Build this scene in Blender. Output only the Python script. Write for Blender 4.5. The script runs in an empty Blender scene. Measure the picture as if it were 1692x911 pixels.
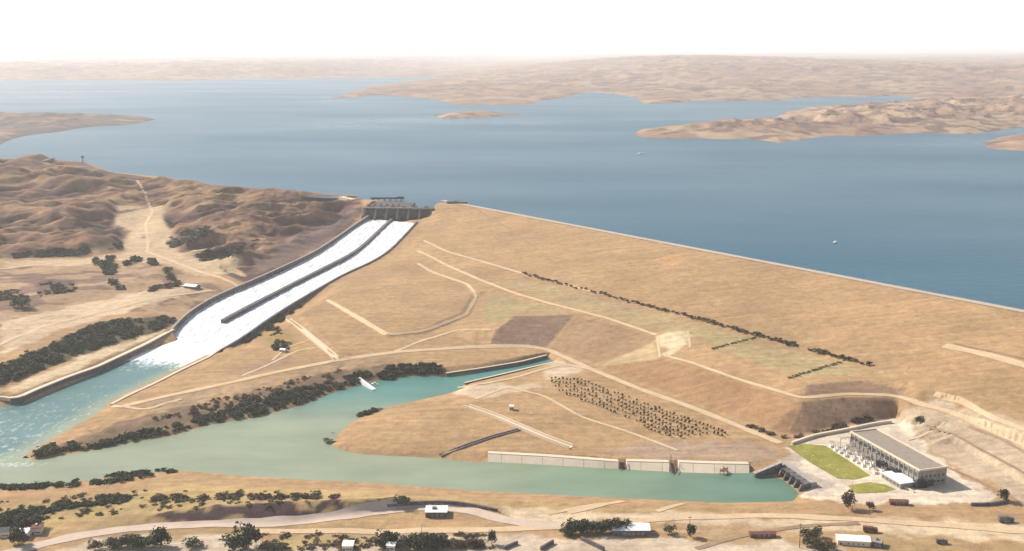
import bpy, math, random
import numpy as np
from mathutils import Vector
from mathutils.geometry import delaunay_2d_cdt

sc = bpy.context.scene
C = sc.collection
random.seed(7)
rng = np.random.default_rng(7)

# ------------------------------------------------------------------ camera
FPX, CAMH = 1814.0, 360.0
PITCH = math.atan((455.5 - 82) / FPX)
cam = bpy.data.cameras.new('camera')
cam.sensor_width = 36.0
cam.lens = 36.0 * FPX / 1692.0
cam.clip_start = 1.0
cam.clip_end = 200000.0
camo = bpy.data.objects.new('camera', cam)
camo.location = (0, 0, CAMH)
camo.rotation_euler = (math.pi / 2 - PITCH, 0, 0)
C.objects.link(camo)
sc.camera = camo

# ------------------------------------------------------------------ sky, sun, exposure
SUN_EL = math.radians(38)
SUN_AZ = math.radians(-56)          # from +Y towards +X
world = bpy.data.worlds.new('World')
sc.world = world
world.use_nodes = True
wn = world.node_tree.nodes
wl = world.node_tree.links
for n in list(wn): wn.remove(n)
sky = wn.new('ShaderNodeTexSky'); sky.sky_type = 'NISHITA'; sky.sun_disc = False
sky.sun_elevation = SUN_EL; sky.sun_rotation = SUN_AZ % (2 * math.pi)
sky.air_density = 1.0; sky.dust_density = 1.5; sky.ozone_density = 1.0; sky.altitude = 0
bg = wn.new('ShaderNodeBackground'); bg.inputs['Strength'].default_value = 0.10
wo = wn.new('ShaderNodeOutputWorld')
# milky summer haze in the sky itself: palest at the horizon, thinning overhead
geoW = wn.new('ShaderNodeTexCoord'); sep = wn.new('ShaderNodeSeparateXYZ'); wl.new(geoW.outputs['Generated'], sep.inputs[0])
rw = wn.new('ShaderNodeValToRGB'); rw.color_ramp.elements[0].position = 0.0; rw.color_ramp.elements[0].color = (1, 1, 1, 1)
rw.color_ramp.elements[1].position = 0.5; rw.color_ramp.elements[1].color = (0.02, 0.02, 0.02, 1)
e_ = rw.color_ramp.elements.new(0.055); e_.color = (0.85, 0.85, 0.85, 1)
e2_ = rw.color_ramp.elements.new(0.16); e2_.color = (0.25, 0.25, 0.25, 1)
wl.new(sep.outputs[2], rw.inputs[0])
veil = wn.new('ShaderNodeMix'); veil.data_type = 'RGBA'; wl.new(rw.outputs[0], veil.inputs[0]); wl.new(sky.outputs[0], veil.inputs[6]); veil.inputs[7].default_value = (12.0, 11.9, 11.6, 1)
wl.new(veil.outputs[2], bg.inputs[0]); wl.new(bg.outputs[0], wo.inputs[0])
sun = bpy.data.lights.new('sun', 'SUN'); sun.energy = 5.0; sun.angle = math.radians(0.6); sun.color = (1.0, 0.93, 0.84)
suno = bpy.data.objects.new('sun', sun)
sd = Vector((math.sin(SUN_AZ) * math.cos(SUN_EL), math.cos(SUN_AZ) * math.cos(SUN_EL), math.sin(SUN_EL)))
suno.rotation_euler = sd.to_track_quat('Z', 'Y').to_euler()
C.objects.link(suno)
sc.view_settings.view_transform = 'Standard'
sc.cycles.volume_bounces = 4
sc.view_settings.look = 'None'
sc.view_settings.exposure = 0.42
sc.view_settings.gamma = 1.0
sc.view_settings.use_curve_mapping = False

# ------------------------------------------------------------------ helpers
def W(px, py, z):
    "world point at height z seen at photo pixel px,py"
    u = px - 846; v = py - 455.5
    dy = FPX * math.cos(PITCH) - v * math.sin(PITCH)
    dz = -FPX * math.sin(PITCH) - v * math.cos(PITCH)
    t = (z - CAMH) / dz
    return np.array([u * t, dy * t, z])

def hash2(ix, iy, s):
    h = (ix.astype(np.int64) * 374761393 + iy.astype(np.int64) * 668265263 + s * 2246822519) & 0xffffffff
    h = ((h ^ (h >> 13)) * 1274126177) & 0xffffffff
    h = (h ^ (h >> 16)) & 0xffffffff
    return h / 4294967295.0

def vnoise(x, y, s=0):
    ix = np.floor(x); iy = np.floor(y); fx = x - ix; fy = y - iy
    fx = fx * fx * fx * (fx * (fx * 6 - 15) + 10); fy = fy * fy * fy * (fy * (fy * 6 - 15) + 10)
    a = hash2(ix, iy, s); b = hash2(ix + 1, iy, s); c = hash2(ix, iy + 1, s); d = hash2(ix + 1, iy + 1, s)
    return (a + (b - a) * fx) * (1 - fy) + (c + (d - c) * fx) * fy

def fbm(x, y, o=4, s=0, g=0.5):
    r = 0; a = 1; t = 0
    for i in range(o):
        r = r + a * vnoise(x * 2 ** i + 17.3 * i, y * 2 ** i - 9.1 * i, s + i); t += a; a *= g
    return r / t

def ridged(x, y, o=4, s=0):
    r = 0; a = 1; t = 0
    for i in range(o):
        r = r + a * (1 - np.abs(2 * vnoise(x * 2 ** i + 5.7 * i, y * 2 ** i + 3.3 * i, s + i) - 1)); t += a; a *= 0.5
    return r / t

def sstep(a, b, x):
    t = np.clip((x - a) / (b - a), 0, 1); return t * t * (3 - 2 * t)

def inpoly(x, y, poly):
    r = np.zeros(x.shape, bool); n = len(poly)
    for i in range(n):
        x1, y1 = poly[i][:2]; x2, y2 = poly[(i + 1) % n][:2]
        if y1 == y2: continue
        c = ((y1 > y) != (y2 > y)) & (x < (x2 - x1) * (y - y1) / (y2 - y1) + x1)
        r ^= c
    return r

def dpoly(x, y, poly, closed=True):
    d = np.full(x.shape, 1e18); n = len(poly)
    for i in range(n if closed else n - 1):
        x1, y1 = poly[i][:2]; x2, y2 = poly[(i + 1) % n][:2]
        vx, vy = x2 - x1, y2 - y1; L = vx * vx + vy * vy + 1e-9
        t = np.clip(((x - x1) * vx + (y - y1) * vy) / L, 0, 1)
        d = np.minimum(d, (x - x1 - t * vx) ** 2 + (y - y1 - t * vy) ** 2)
    return np.sqrt(d)

def tag(o, label=None, cat=None, group=None, kind=None):
    if label: o['label'] = label
    if cat: o['category'] = cat
    if group: o['group'] = group
    if kind: o['kind'] = kind
    return o

def link(o, parent=None):
    C.objects.link(o)
    if parent is not None: o.parent = parent
    return o

def thing(name, label, cat, loc=(0, 0, 0), rz=0.0, group=None):
    o = bpy.data.objects.new(name, None); o.location = loc; o.rotation_euler = (0, 0, rz); o.empty_display_size = 2
    link(o); return tag(o, label, cat, group)

class MB:
    def __init__(s): s.v = []; s.f = []
    def add(s, vs, fs):
        b = len(s.v); s.v += [tuple(map(float, q)) for q in vs]; s.f += [tuple(b + i for i in q) for q in fs]; return s
    def box(s, x0, x1, y0, y1, z0, z1, rot=0.0, c=(0, 0), taper=0.0):
        ca, sa = math.cos(rot), math.sin(rot); t = taper
        q = [(x0, y0, z0), (x1, y0, z0), (x1, y1, z0), (x0, y1, z0), (x0 + t, y0 + t, z1), (x1 - t, y0 + t, z1), (x1 - t, y1 - t, z1), (x0 + t, y1 - t, z1)]
        q = [(c[0] + x * ca - y * sa, c[1] + x * sa + y * ca, z) for x, y, z in q]
        return s.add(q, [(3, 2, 1, 0), (4, 5, 6, 7), (0, 1, 5, 4), (1, 2, 6, 5), (2, 3, 7, 6), (3, 0, 4, 7)])
    def tube(s, p, q, r0, r1=None, n=8, cap=True):
        r1 = r0 if r1 is None else r1
        p = Vector(p); q = Vector(q); d = (q - p).normalized()
        a = d.orthogonal().normalized(); b = d.cross(a)
        vs = []
        for c, r in ((p, r0), (q, r1)):
            for i in range(n):
                w = 2 * math.pi * i / n; vs.append(c + a * (r * math.cos(w)) + b * (r * math.sin(w)))
        fs = [(i, (i + 1) % n, n + (i + 1) % n, n + i) for i in range(n)]
        if cap: fs += [tuple(range(n - 1, -1, -1)), tuple(range(n, 2 * n))]
        return s.add(vs, fs)
    def prism(s, pts, x0, x1):
        "profile pts (y,z) extruded along x"
        n = len(pts); vs = [(x0, y, z) for y, z in pts] + [(x1, y, z) for y, z in pts]
        fs = [tuple(range(n)), tuple(range(2 * n - 1, n - 1, -1))] + [(i, n + i, n + (i + 1) % n, (i + 1) % n) for i in range(n)]
        return s.add(vs, fs)
    def mesh(s, name):
        m = bpy.data.meshes.new(name); m.from_pydata(s.v, [], s.f); m.update(); return m
    def build(s, name, mat, parent=None, smooth=False):
        m = s.mesh(name)
        if smooth: m.shade_smooth()
        m.materials.append(mat); o = bpy.data.objects.new(name, m); return link(o, parent)

# ------------------------------------------------------------------ materials
def newmat(name):
    m = bpy.data.materials.new(name); m.use_nodes = True
    nt = m.node_tree; b = nt.nodes['Principled BSDF']; return m, nt, b

def noise(nt, scale, detail=4, rough=0.55, vec=None, dim='3D'):
    n = nt.nodes.new('ShaderNodeTexNoise'); n.inputs['Scale'].default_value = scale
    n.inputs['Detail'].default_value = detail; n.inputs['Roughness'].default_value = rough
    if vec is not None: nt.links.new(vec, n.inputs['Vector'])
    return n

def ramp(nt, src, stops):
    r = nt.nodes.new('ShaderNodeValToRGB'); e = r.color_ramp.elements
    while len(e) < len(stops): e.new(0.5)
    for i, (p, c) in enumerate(stops):
        e[i].position = p; e[i].color = (c, c, c, 1) if not isinstance(c, tuple) else (*c, 1)
    nt.links.new(src, r.inputs[0]); return r

def mul(nt, a, b, fac=1.0, mode='MULTIPLY'):
    m = nt.nodes.new('ShaderNodeMix'); m.data_type = 'RGBA'; m.blend_type = mode
    m.inputs[0].default_value = fac
    for s, i in ((a, 6), (b, 7)):
        if isinstance(s, tuple): m.inputs[i].default_value = (*s, 1)
        else: nt.links.new(s, m.inputs[i])
    return m.outputs[2]

def geo(nt): return nt.nodes.new('ShaderNodeNewGeometry').outputs['Position']

def mapping(nt, vec, scale=(1, 1, 1), rot=(0, 0, 0)):
    m = nt.nodes.new('ShaderNodeMapping'); m.inputs['Scale'].default_value = scale; m.inputs['Rotation'].default_value = rot
    nt.links.new(vec, m.inputs['Vector']); return m.outputs[0]

def bump(nt, b, src, strength, dist):
    bp = nt.nodes.new('ShaderNodeBump'); bp.inputs['Strength'].default_value = strength; bp.inputs['Distance'].default_value = dist
    nt.links.new(src, bp.inputs['Height']); nt.links.new(bp.outputs[0], b.inputs['Normal']); return bp

def mat_ground():
    m, nt, b = newmat('ground')
    a = nt.nodes.new('ShaderNodeAttribute'); a.attribute_name = 'soil'
    P = geo(nt)
    n1 = noise(nt, 0.012, 6, 0.6, P); n2 = noise(nt, 0.11, 5, 0.65, P); n3 = noise(nt, 0.6, 3, 0.6, P)
    st = noise(nt, 0.05, 4, 0.6, mapping(nt, P, (0.25, 3.0, 1), (0, 0, math.radians(-53.6))))
    c = mul(nt, a.outputs['Color'], ramp(nt, n1.outputs[0], [(0.3, 0.75), (0.7, 1.05)]).outputs[0])
    c = mul(nt, c, ramp(nt, n2.outputs[0], [(0.3, 0.80), (0.7, 1.2)]).outputs[0])
    c = mul(nt, c, ramp(nt, n3.outputs[0], [(0.25, 0.86), (0.75, 1.14)]).outputs[0])
    c = mul(nt, c, ramp(nt, st.outputs[0], [(0.3, 0.86), (0.7, 1.13)]).outputs[0])
    nt.links.new(c, b.inputs['Base Color'])
    b.inputs['Roughness'].default_value = 0.95; b.inputs['Specular IOR Level'].default_value = 0.1
    bump(nt, b, n2.outputs[0], 0.7, 1.8)
    return m

def mat_plain(name, col, rough=0.9, var=0.15, scale=0.3, spec=0.2, bmp=0.0, streak=False, metal=0.0):
    m, nt, b = newmat(name)
    P = geo(nt)
    n = noise(nt, scale, 5, 0.6, P)
    c = mul(nt, col, ramp(nt, n.outputs[0], [(0.3, 1 - var), (0.7, 1 + var)]).outputs[0])
    n2 = noise(nt, scale * 6, 3, 0.6, P)
    c = mul(nt, c, ramp(nt, n2.outputs[0], [(0.3, 1 - var * 0.7), (0.7, 1 + var * 0.7)]).outputs[0])
    if streak:
        n3 = noise(nt, 0.5, 4, 0.6, mapping(nt, P, (1, 1, 0.08)))
        c = mul(nt, c, ramp(nt, n3.outputs[0], [(0.35, 0.72), (0.65, 1.1)]).outputs[0])
    nt.links.new(c, b.inputs['Base Color'])
    b.inputs['Roughness'].default_value = rough; b.inputs['Specular IOR Level'].default_value = spec
    b.inputs['Metallic'].default_value = metal
    if bmp: bump(nt, b, n2.outputs[0], bmp, 0.3)
    return m

def mat_leaf(name, col):
    m, nt, b = newmat(name)
    oi = nt.nodes.new('ShaderNodeObjectInfo')
    n = noise(nt, 0.35, 3, 0.6, geo(nt))
    c = mul(nt, col, ramp(nt, n.outputs[0], [(0.3, 0.55), (0.7, 1.5)]).outputs[0])
    c = mul(nt, c, ramp(nt, oi.outputs['Random'], [(0, 0.75), (1, 1.3)]).outputs[0])
    nt.links.new(c, b.inputs['Base Color']); b.inputs['Roughness'].default_value = 0.8
    b.inputs['Specular IOR Level'].default_value = 0.11
    return m

def mat_reservoir():
    m, nt, b = newmat('reservoir_water')
    P = geo(nt)
    n = noise(nt, 0.0012, 5, 0.6, mapping(nt, P, (0.5, 1.6, 1)))
    c = ramp(nt, n.outputs[0], [(0.3, (0.002, 0.064, 0.108)), (0.7, (0.004, 0.084, 0.132))])
    nt.links.new(c.outputs[0], b.inputs['Base Color'])
    b.inputs['Roughness'].default_value = 0.28; b.inputs['IOR'].default_value = 1.33; b.inputs['Specular IOR Level'].default_value = 0.15
    w = noise(nt, 0.05, 6, 0.65, mapping(nt, P, (1, 1.6, 1)))
    calm = noise(nt, 0.0016, 4, 0.55, mapping(nt, P, (0.5, 1.1, 1)))
    r = ramp(nt, calm.outputs[0], [(0.3, 0.26), (0.7, 0.36)])
    nt.links.new(r.outputs[0], b.inputs['Roughness'])
    bump(nt, b, w.outputs[0], 0.5, 1.5)
    return m

def mat_river():
    m, nt, b = newmat('river_water')
    P = geo(nt)
    a = nt.nodes.new('ShaderNodeAttribute'); a.attribute_name = 'silt'
    n = noise(nt, 0.02, 5, 0.6, mapping(nt, P, (0.5, 1.2, 1)))
    c = mul(nt, a.outputs['Color'], ramp(nt, n.outputs[0], [(0.3, 0.84), (0.7, 1.14)]).outputs[0])
    # foam where the attribute alpha-like second layer asks for it
    f = nt.nodes.new('ShaderNodeAttribute'); f.attribute_name = 'foam'
    s = noise(nt, 0.16, 8, 0.75, mapping(nt, P, (1.3, 0.6, 1), (0, 0, math.radians(-14))))
    s.inputs['Distortion'].default_value = 0.3
    ma = nt.nodes.new('ShaderNodeMath'); ma.operation = 'ADD'
    nt.links.new(f.outputs['Fac'], ma.inputs[0]); nt.links.new(s.outputs[0], ma.inputs[1])
    fr = ramp(nt, ma.outputs[0], [(0.80, 0.0), (0.95, 0.45), (1.15, 1.0)]) 
    mx = nt.nodes.new('ShaderNodeMix'); mx.data_type = 'RGBA'
    nt.links.new(fr.outputs[0], mx.inputs[0]); nt.links.new(c, mx.inputs[6]); mx.inputs[7].default_value = (0.86, 0.9, 0.9, 1)
    nt.links.new(mx.outputs[2], b.inputs['Base Color'])
    b.inputs['Roughness'].default_value = 0.35; b.inputs['IOR'].default_value = 1.33
    w = noise(nt, 0.18, 5, 0.65, P)
    ms = nt.nodes.new('ShaderNodeMath'); ms.operation = 'MULTIPLY_ADD'
    nt.links.new(f.outputs['Fac'], ms.inputs[0]); ms.inputs[1].default_value = 4.0; ms.inputs[2].default_value = 0.35
    bp = bump(nt, b, w.outputs[0], 0.35, 0.6); nt.links.new(ms.outputs[0], bp.inputs['Distance'])
    return m

def mat_white():
    m, nt, b = newmat('white_water')
    P = geo(nt)
    n = noise(nt, 0.16, 7, 0.72, mapping(nt, P, (2.2, 0.22, 1), (0, 0, math.radians(-12))))
    c = ramp(nt, n.outputs[0], [(0.34, (0.36, 0.37, 0.36)), (0.46, (0.56, 0.57, 0.55)), (0.62, (0.88, 0.88, 0.87))])
    nt.links.new(c.outputs[0], b.inputs['Base Color']); b.inputs['Roughness'].default_value = 0.6
    bump(nt, b, n.outputs[0], 0.5, 0.8)
    return m

GROUND = mat_ground()
ROAD = mat_plain('pale_track', (0.52, 0.375, 0.225), var=0.12, scale=0.06)
BROWNT = mat_plain('worn_brown_track', (0.27, 0.18, 0.11), var=0.2, scale=0.1)
ASPH = mat_plain('dusty_asphalt', (0.50, 0.39, 0.30), var=0.1, scale=0.05)
CREST = mat_plain('crest_road', (0.43, 0.36, 0.27), var=0.08, scale=0.1)
CONC = mat_plain('concrete', (0.36, 0.32, 0.27), var=0.15, scale=0.2, streak=True)
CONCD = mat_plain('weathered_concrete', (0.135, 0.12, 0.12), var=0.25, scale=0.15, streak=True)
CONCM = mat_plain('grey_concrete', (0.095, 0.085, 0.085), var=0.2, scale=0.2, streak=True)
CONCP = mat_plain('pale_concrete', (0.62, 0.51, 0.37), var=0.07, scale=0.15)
STEEL = mat_plain('dark_steel', (0.03, 0.03, 0.034), rough=0.55, var=0.2, spec=0.5)
WHITE = mat_plain('white_paint', (0.8, 0.78, 0.74), var=0.05, rough=0.6)
ROOF = mat_plain('grey_roof', (0.27, 0.225, 0.175), var=0.12, scale=0.25)
WALLG = mat_plain('grey_wall', (0.27, 0.25, 0.215), var=0.1, scale=0.3, streak=True)
GLASS = mat_plain('dark_glass', (0.03, 0.04, 0.05), rough=0.15, var=0.1, spec=0.6)
RUST = mat_plain('rust_brown', (0.16, 0.075, 0.05), var=0.25, scale=0.5)
PORC = mat_plain('porcelain_grey', (0.5, 0.48, 0.45), rough=0.4, var=0.1, spec=0.5)
BARK = mat_plain('bark', (0.13, 0.09, 0.06), var=0.2, scale=1.0)
ROCK = mat_plain('riprap', (0.10, 0.085, 0.085), var=0.35, scale=0.6, bmp=0.5)
LEAFD = mat_leaf('dark_foliage', (0.05, 0.06, 0.032))
LEAFM = mat_leaf('dry_foliage', (0.05, 0.055, 0.025))
LEAFO = mat_leaf('olive_foliage', (0.085, 0.08, 0.035))
LEAFB = mat_leaf('brown_foliage', (0.10, 0.068, 0.04))
REEDS = mat_leaf('reed_foliage', (0.10, 0.085, 0.05))
PLASTER = mat_plain('pale_plaster', (0.62, 0.52, 0.4), var=0.08)

# ------------------------------------------------------------------ spillway alignment (level of the chute floor by station)
zf = lambda s: float(np.interp(s, [0, 60, 120, 220, 400, 600, 720, 800], [37, 28, 21, 15, 11, 7, 3.0, -0.8]))
LPX = [(610, 363, 0), (594, 373, 50), (577, 386, 100), (523, 423, 240), (451, 457, 420), (400, 480, 540), (357, 497, 640), (305, 530, 730), (286, 554, 800)]
RPX = [(688, 366, 0), (668, 388, 60), (643, 414, 140), (612, 434, 220), (571, 450, 330), (486, 499, 540), (426, 537, 660), (400, 559, 720), (365, 577, 790)]
MPX = [(647, 363, 0), (632, 377, 60), (600, 407, 150), (583, 420, 190), (500, 462, 400), (400, 513, 610), (368, 531, 680)]
LW = np.array([W(a, b, zf(s)) for a, b, s in LPX])
RW = np.array([W(a, b, zf(s) + 4) - np.array([0, 0, 4]) for a, b, s in RPX])
MW = np.array([W(a, b, zf(s) + 3) - np.array([0, 0, 3]) for a, b, s in MPX])

def resample(P, step):
    P = np.asarray(P, float); d = np.r_[0, np.cumsum(np.hypot(*np.diff(P[:, :2], axis=0).T))]
    n = max(2, int(d[-1] / step) + 1); t = np.linspace(0, d[-1], n)
    return np.stack([np.interp(t, d, P[:, k]) for k in range(P.shape[1])], 1)
def smooth_line(P, it=6, step=20):
    P = resample(P, step)
    for _ in range(it):
        Q = P.copy(); Q[1:-1] = (P[:-2] + 2 * P[1:-1] + P[2:]) / 4; P = Q
    return P
LW = smooth_line(LW); RW = smooth_line(RW); MW = smooth_line(MW)
def normals2(P):
    T = np.gradient(P[:, :2], axis=0); T /= np.hypot(T[:, 0], T[:, 1])[:, None] + 1e-9
    return np.stack([-T[:, 1], T[:, 0]], 1)

# ------------------------------------------------------------------ terrain break lines: photo pixel + height above the river
BL = []
def bl(*p): BL.append([W(*q) for q in p])
def blz(z, *p): BL.append([W(a, b, z) for a, b in p])
# dam
CR0, CR1 = W(738, 334.5, 60), W(1900, 558, 60)
cdir = (CR1 - CR0)[:2]; cdir /= np.hypot(*cdir); cn = np.array([-cdir[1], cdir[0]])      # upstream side
if cn[1] < 0: cn = -cn
def off(p, d, z): return np.array([p[0] + cn[0] * d, p[1] + cn[1] * d, z])
BL.append([CR0, CR1]); BL.append([off(CR0, 15, 60), off(CR1, 15, 60)]); BL.append([off(CR0, 110, 25), off(CR1, 110, 25)])
BL.append([off(CR0, 320, 20), off(CR1, 320, 20)])
blz(31, (737, 417), (860, 452), (1130, 522), (1445, 608), (1530, 640), (1700, 688), (1900, 755))
blz(29.5, (735, 421), (858, 456), (1128, 526), (1443, 612), (1520, 645))
bl((690, 400, 32), (737, 417, 31))
bl((745, 452, 22), (800, 471, 23), (859, 492, 23), (918, 507, 23), (954, 519, 23), (1007, 530, 23), (1085, 556, 23), (1092, 580, 21), (1140, 600, 21), (1230, 632, 21), (1325, 660, 21), (1400, 653, 21), (1480, 655, 21), (1502, 662, 21), (1562, 679, 20), (1607, 696, 19), (1692, 735, 17), (1900, 830, 14))
bl((1500, 671, 17.5), (1560, 690, 16.5), (1603, 708, 15), (1688, 749, 13), (1900, 848, 11))
blz(20.4, (1087, 583), (1138, 603.5), (1228, 635.5), (1324, 663.5), (1400, 656.5), (1478, 658.5), (1498, 665))
blz(27.5, (1108, 552), (1150, 569), (1240, 600), (1330, 636), (1420, 627), (1500, 637))
bl((822, 545, 19), (852, 523, 22), (900, 520, 22.5)); bl((800, 545, 18), (760, 548, 14)); bl((800, 575, 7), (860, 574, 6), (905, 576, 5))
bl((905, 576, 5), (985, 604, 4), (1050, 632, 4), (1140, 663, 4), (1200, 688, 4), (1300, 722, 3), (1330, 718, 3), (1400, 702, 3), (1482, 689, 3.5))
bl((900, 582, 4.5), (975, 610, 4), (1040, 638, 4), (1130, 669, 4), (1190, 694, 4), (1290, 730, 3))
bl((930, 550, 13), (905, 576, 5)); bl((956, 523, 22), (905, 576, 5)); 
blz(27, (1544, 651), (1592, 665), (1636, 688), (1692, 709), (1900, 798)); blz(24, (1544, 661), (1592, 675), (1636, 698), (1692, 721), (1900, 812))
bl((1496, 695, 10), (1540, 708, 10), (1600, 737, 10), (1692, 792, 9), (1850, 862, 9)); bl((1496, 700, 6.5), (1540, 714, 6.5), (1600, 744, 6.5), (1692, 800, 6), (1850, 872, 6))
bl((1482, 692, 3.5), (1500, 722, 3), (1570, 768, 3), (1640, 812, 3), (1665, 832, 3), (1900, 900, 4))
# spillway flanks
for Pn, sgn, h in ((LW, 1, 7), (RW, -1, 3)):
    N = normals2(Pn)
    if N[0, 0] * sgn > 0: N = -N
    BL.append([(p[0] + n[0] * 3, p[1] + n[1] * 3, p[2] + h) for p, n in zip(Pn, N)])
    BL.append([(p[0] + n[0] * 14, p[1] + n[1] * 14, p[2] + h + 1) for p, n in zip(Pn, N)])
    BL.append([(p[0] - n[0] * 3, p[1] - n[1] * 3, p[2] - 4) for p, n in zip(Pn, N)])
BL.append([(p[0], p[1], p[2] - 4) for p in MW])
# stilling basin
blz(7, (284, 546), (242, 563), (114, 618), (20, 654))
blz(7.5, (272, 544), (230, 560), (100, 614), (0, 650))
blz(-3, (300, 568), (249, 585), (170, 622), (122, 641), (34, 679))
blz(0, (23, 664), (0, 674), (-150, 705)); blz(-3, (34, 681), (0, 692), (-150, 724)); blz(3, (10, 660), (-10, 664), (-150, 692))
bl((400, 565, 6), (345, 594, 5), (257, 636, 4.5), (183, 669, 4)); bl((384, 562, -3), (332, 586, -3), (246, 626, -3), (170, 664, -3))
blz(0, (176, 672), (150, 690), (130, 700), (90, 723), (45, 750), (33, 758), (60, 759), (130, 749), (230, 728), (290, 719), (340, 703), (430, 689), (500, 669), (560, 646), (590, 638), (620, 630), (680, 622), (735, 622), (760, 621), (840, 606), (905, 590), (918, 597), (862, 611), (765, 634), (768, 642), (740, 651), (650, 671), (600, 686), (575, 702), (550, 727), (545, 742), (600, 751), (680, 755), (725, 758), (796, 766), (808, 755), (900, 760), (1030, 768), (1140, 772), (1240, 773), (1246, 785), (1286, 789), (1306, 803), (1322, 816), (1310, 829))
blz(-3, (150, 676), (100, 704), (60, 728), (8, 752)); blz(-3, (10, 765), (60, 775), (230, 745), (350, 725), (440, 705), (520, 690), (600, 655), (700, 635), (757, 630), (840, 611), (890, 600))
blz(-3, (700, 645), (640, 660), (580, 680), (545, 705), (525, 735), (600, 762), (720, 768), (800, 778), (900, 782), (1100, 792), (1240, 795), (1290, 810), (1280, 818), (1100, 812), (900, 800), (700, 790), (500, 775), (300, 760), (100, 785), (0, 790), (-150, 795))
bl((200, 690, 5), (160, 706, 4), (110, 728, 3), (75, 746, 2)); blz(3, (560, 735), (600, 741), (700, 746), (790, 748))
blz(6, (230, 702), (350, 667), (450, 645), (560, 613), (640, 603), (700, 600), (732, 608), (800, 600), (905, 582)); blz(4, (925, 597), (862, 617), (770, 640))
bl((200, 672, 6), (300, 650, 8), (350, 640, 9), (450, 617, 9), (560, 595, 9), (650, 583, 8), (720, 578, 8), (800, 577, 7))
bl((300, 625, 6), (400, 585, 7), (470, 560, 8), (500, 590, 8), (560, 590, 9.5)); bl((480, 515, 11), (558, 590, 10.5)); bl((488, 513, 14), (566, 588, 12))
bl((545, 490, 18), (600, 527, 17), (640, 551, 15), (700, 543, 15), (760, 517, 17), (778, 490, 18), (765, 472, 18.5), (720, 457, 18)); bl((540, 498, 15), (596, 533, 13), (640, 560, 11), (705, 552, 11), (775, 522, 13), (790, 492, 15))
bl((650, 470, 20), (700, 490, 18)); bl((640, 440, 20), (700, 450, 18))
# peninsula
bl((650, 690, 5), (750, 690, 6), (840, 712, 5)); bl((780, 672, 5.5), (940, 738, 5)); bl((600, 720, 4.5), (800, 740, 4)); bl((900, 640, 5), (1200, 735, 4.5)); bl((850, 640, 5), (760, 655, 4))
blz(4.2, (805, 746), (900, 750), (1030, 759), (1140, 763), (1240, 764), (1275, 765)); blz(-3, (808, 760), (900, 764), (1030, 773), (1140, 777), (1238, 778)); blz(3, (1300, 733), (1320, 770), (1350, 800), (1345, 820), (1400, 830), (1500, 835), (1640, 838))
# near bank
blz(0, (-200, 812), (0, 804), (60, 801), (120, 797), (200, 787), (300, 777), (400, 787), (500, 793), (600, 797), (700, 805), (800, 812), (950, 820), (1100, 827), (1200, 831), (1310, 829))
blz(4, (-200, 840), (0, 828), (200, 808), (320, 795), (400, 800), (600, 810), (800, 822), (1000, 832), (1200, 839), (1400, 842), (1692, 855), (1900, 862))
bl((250, 850, 7), (400, 833, 12), (500, 829, 13), (600, 825, 13), (650, 822, 12), (690, 832, 7)); bl((240, 843, 6), (400, 824, 10), (600, 818, 10), (700, 826, 6))
bl((180, 874, 5), (250, 867, 4), (470, 864, 4), (578, 851, 4), (680, 839, 4), (760, 837, 5), (830, 857, 5)); 
bl((700, 833, 7), (760, 829, 8), (820, 845, 6))
blz(5, (-300, 911), (0, 911), (400, 911), (846, 905), (1300, 900), (1692, 900), (2000, 900)); blz(6, (-500, 1000), (846, 1000), (2200, 1000)); blz(8, (-900, 1250), (846, 1250), (2700, 1250))
bl((100, 880, 5), (300, 880, 5), (500, 885, 5), (1000, 860, 5), (1400, 870, 5))
# left valley
bl((-150, 640, 14), (0, 603, 15), (100, 560, 16), (160, 528, 16), (290, 521, 15)); bl((-150, 680, 5), (0, 646, 6), (60, 617, 7), (150, 582, 7.5), (282, 543, 9)); bl((-150, 685, 6), (0, 652, 6.5))
bl((0, 480, 19), (150, 470, 19), (300, 478, 18), (385, 478, 18.5)); bl((0, 430, 24), (140, 432, 22), (240, 415, 22), (300, 440, 21), (392, 474, 19)); bl((-300, 520, 20), (-300, 450, 26), (-300, 350, 50)); bl((0, 540, 18), (150, 505, 18), (260, 500, 17))
bl((205, 358, 33), (260, 355, 33)); bl((205, 395, 25), (275, 395, 25)); bl((230, 305, 56), (245, 330, 46), (250, 348, 36))
bl((0, 300, 61), (0, 340, 53), (0, 380, 42), (0, 410, 31)); bl((100, 300, 60), (120, 350, 47), (140, 400, 31)); bl((350, 318, 58), (360, 350, 50), (350, 400, 34)); bl((450, 328, 57), (470, 355, 48), (430, 400, 34)); bl((590, 340, 56), (560, 360, 50), (520, 395, 36)); bl((400, 440, 24), (360, 460, 20)); bl((590, 365, 45), (510, 412, 27), (440, 450, 22), (400, 472, 20))
blz(54, (-400, 240), (-150, 255), (0, 262), (80, 263), (140, 268), (175, 284), (210, 287), (260, 292), (320, 303), (400, 313), (500, 321), (560, 322), (618, 324))
blz(60, (-150, 259), (0, 266), (80, 267), (130, 273)); blz(57, (250, 297), (320, 308), (400, 317), (500, 325), (560, 327), (605, 330))
blz(38, (-400, 232), (0, 250), (150, 258), (200, 273), (330, 290), (450, 305), (600, 312))
bl((605, 340, 58), (606, 350, 50)); bl((705, 338, 59), (738, 334.5, 60)); bl((700, 350, 52), (700, 368, 42), (745, 345, 58)); bl((690, 385, 33), (660, 418, 24)); blz(37, (612, 338), (706, 338)); blz(30, (612, 326), (740, 326))
for q in [(-2500, 300, 8), (2500, 300, 8), (-2600, 3700, 20), (2600, 3700, 20), (2500, 1200, 30), (0, 3700, 20), (-2500, 1500, 28), (0, 200, 8), (1300, 800, 20), (2500, 600, 20)]:
    BL.append([q])

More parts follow.
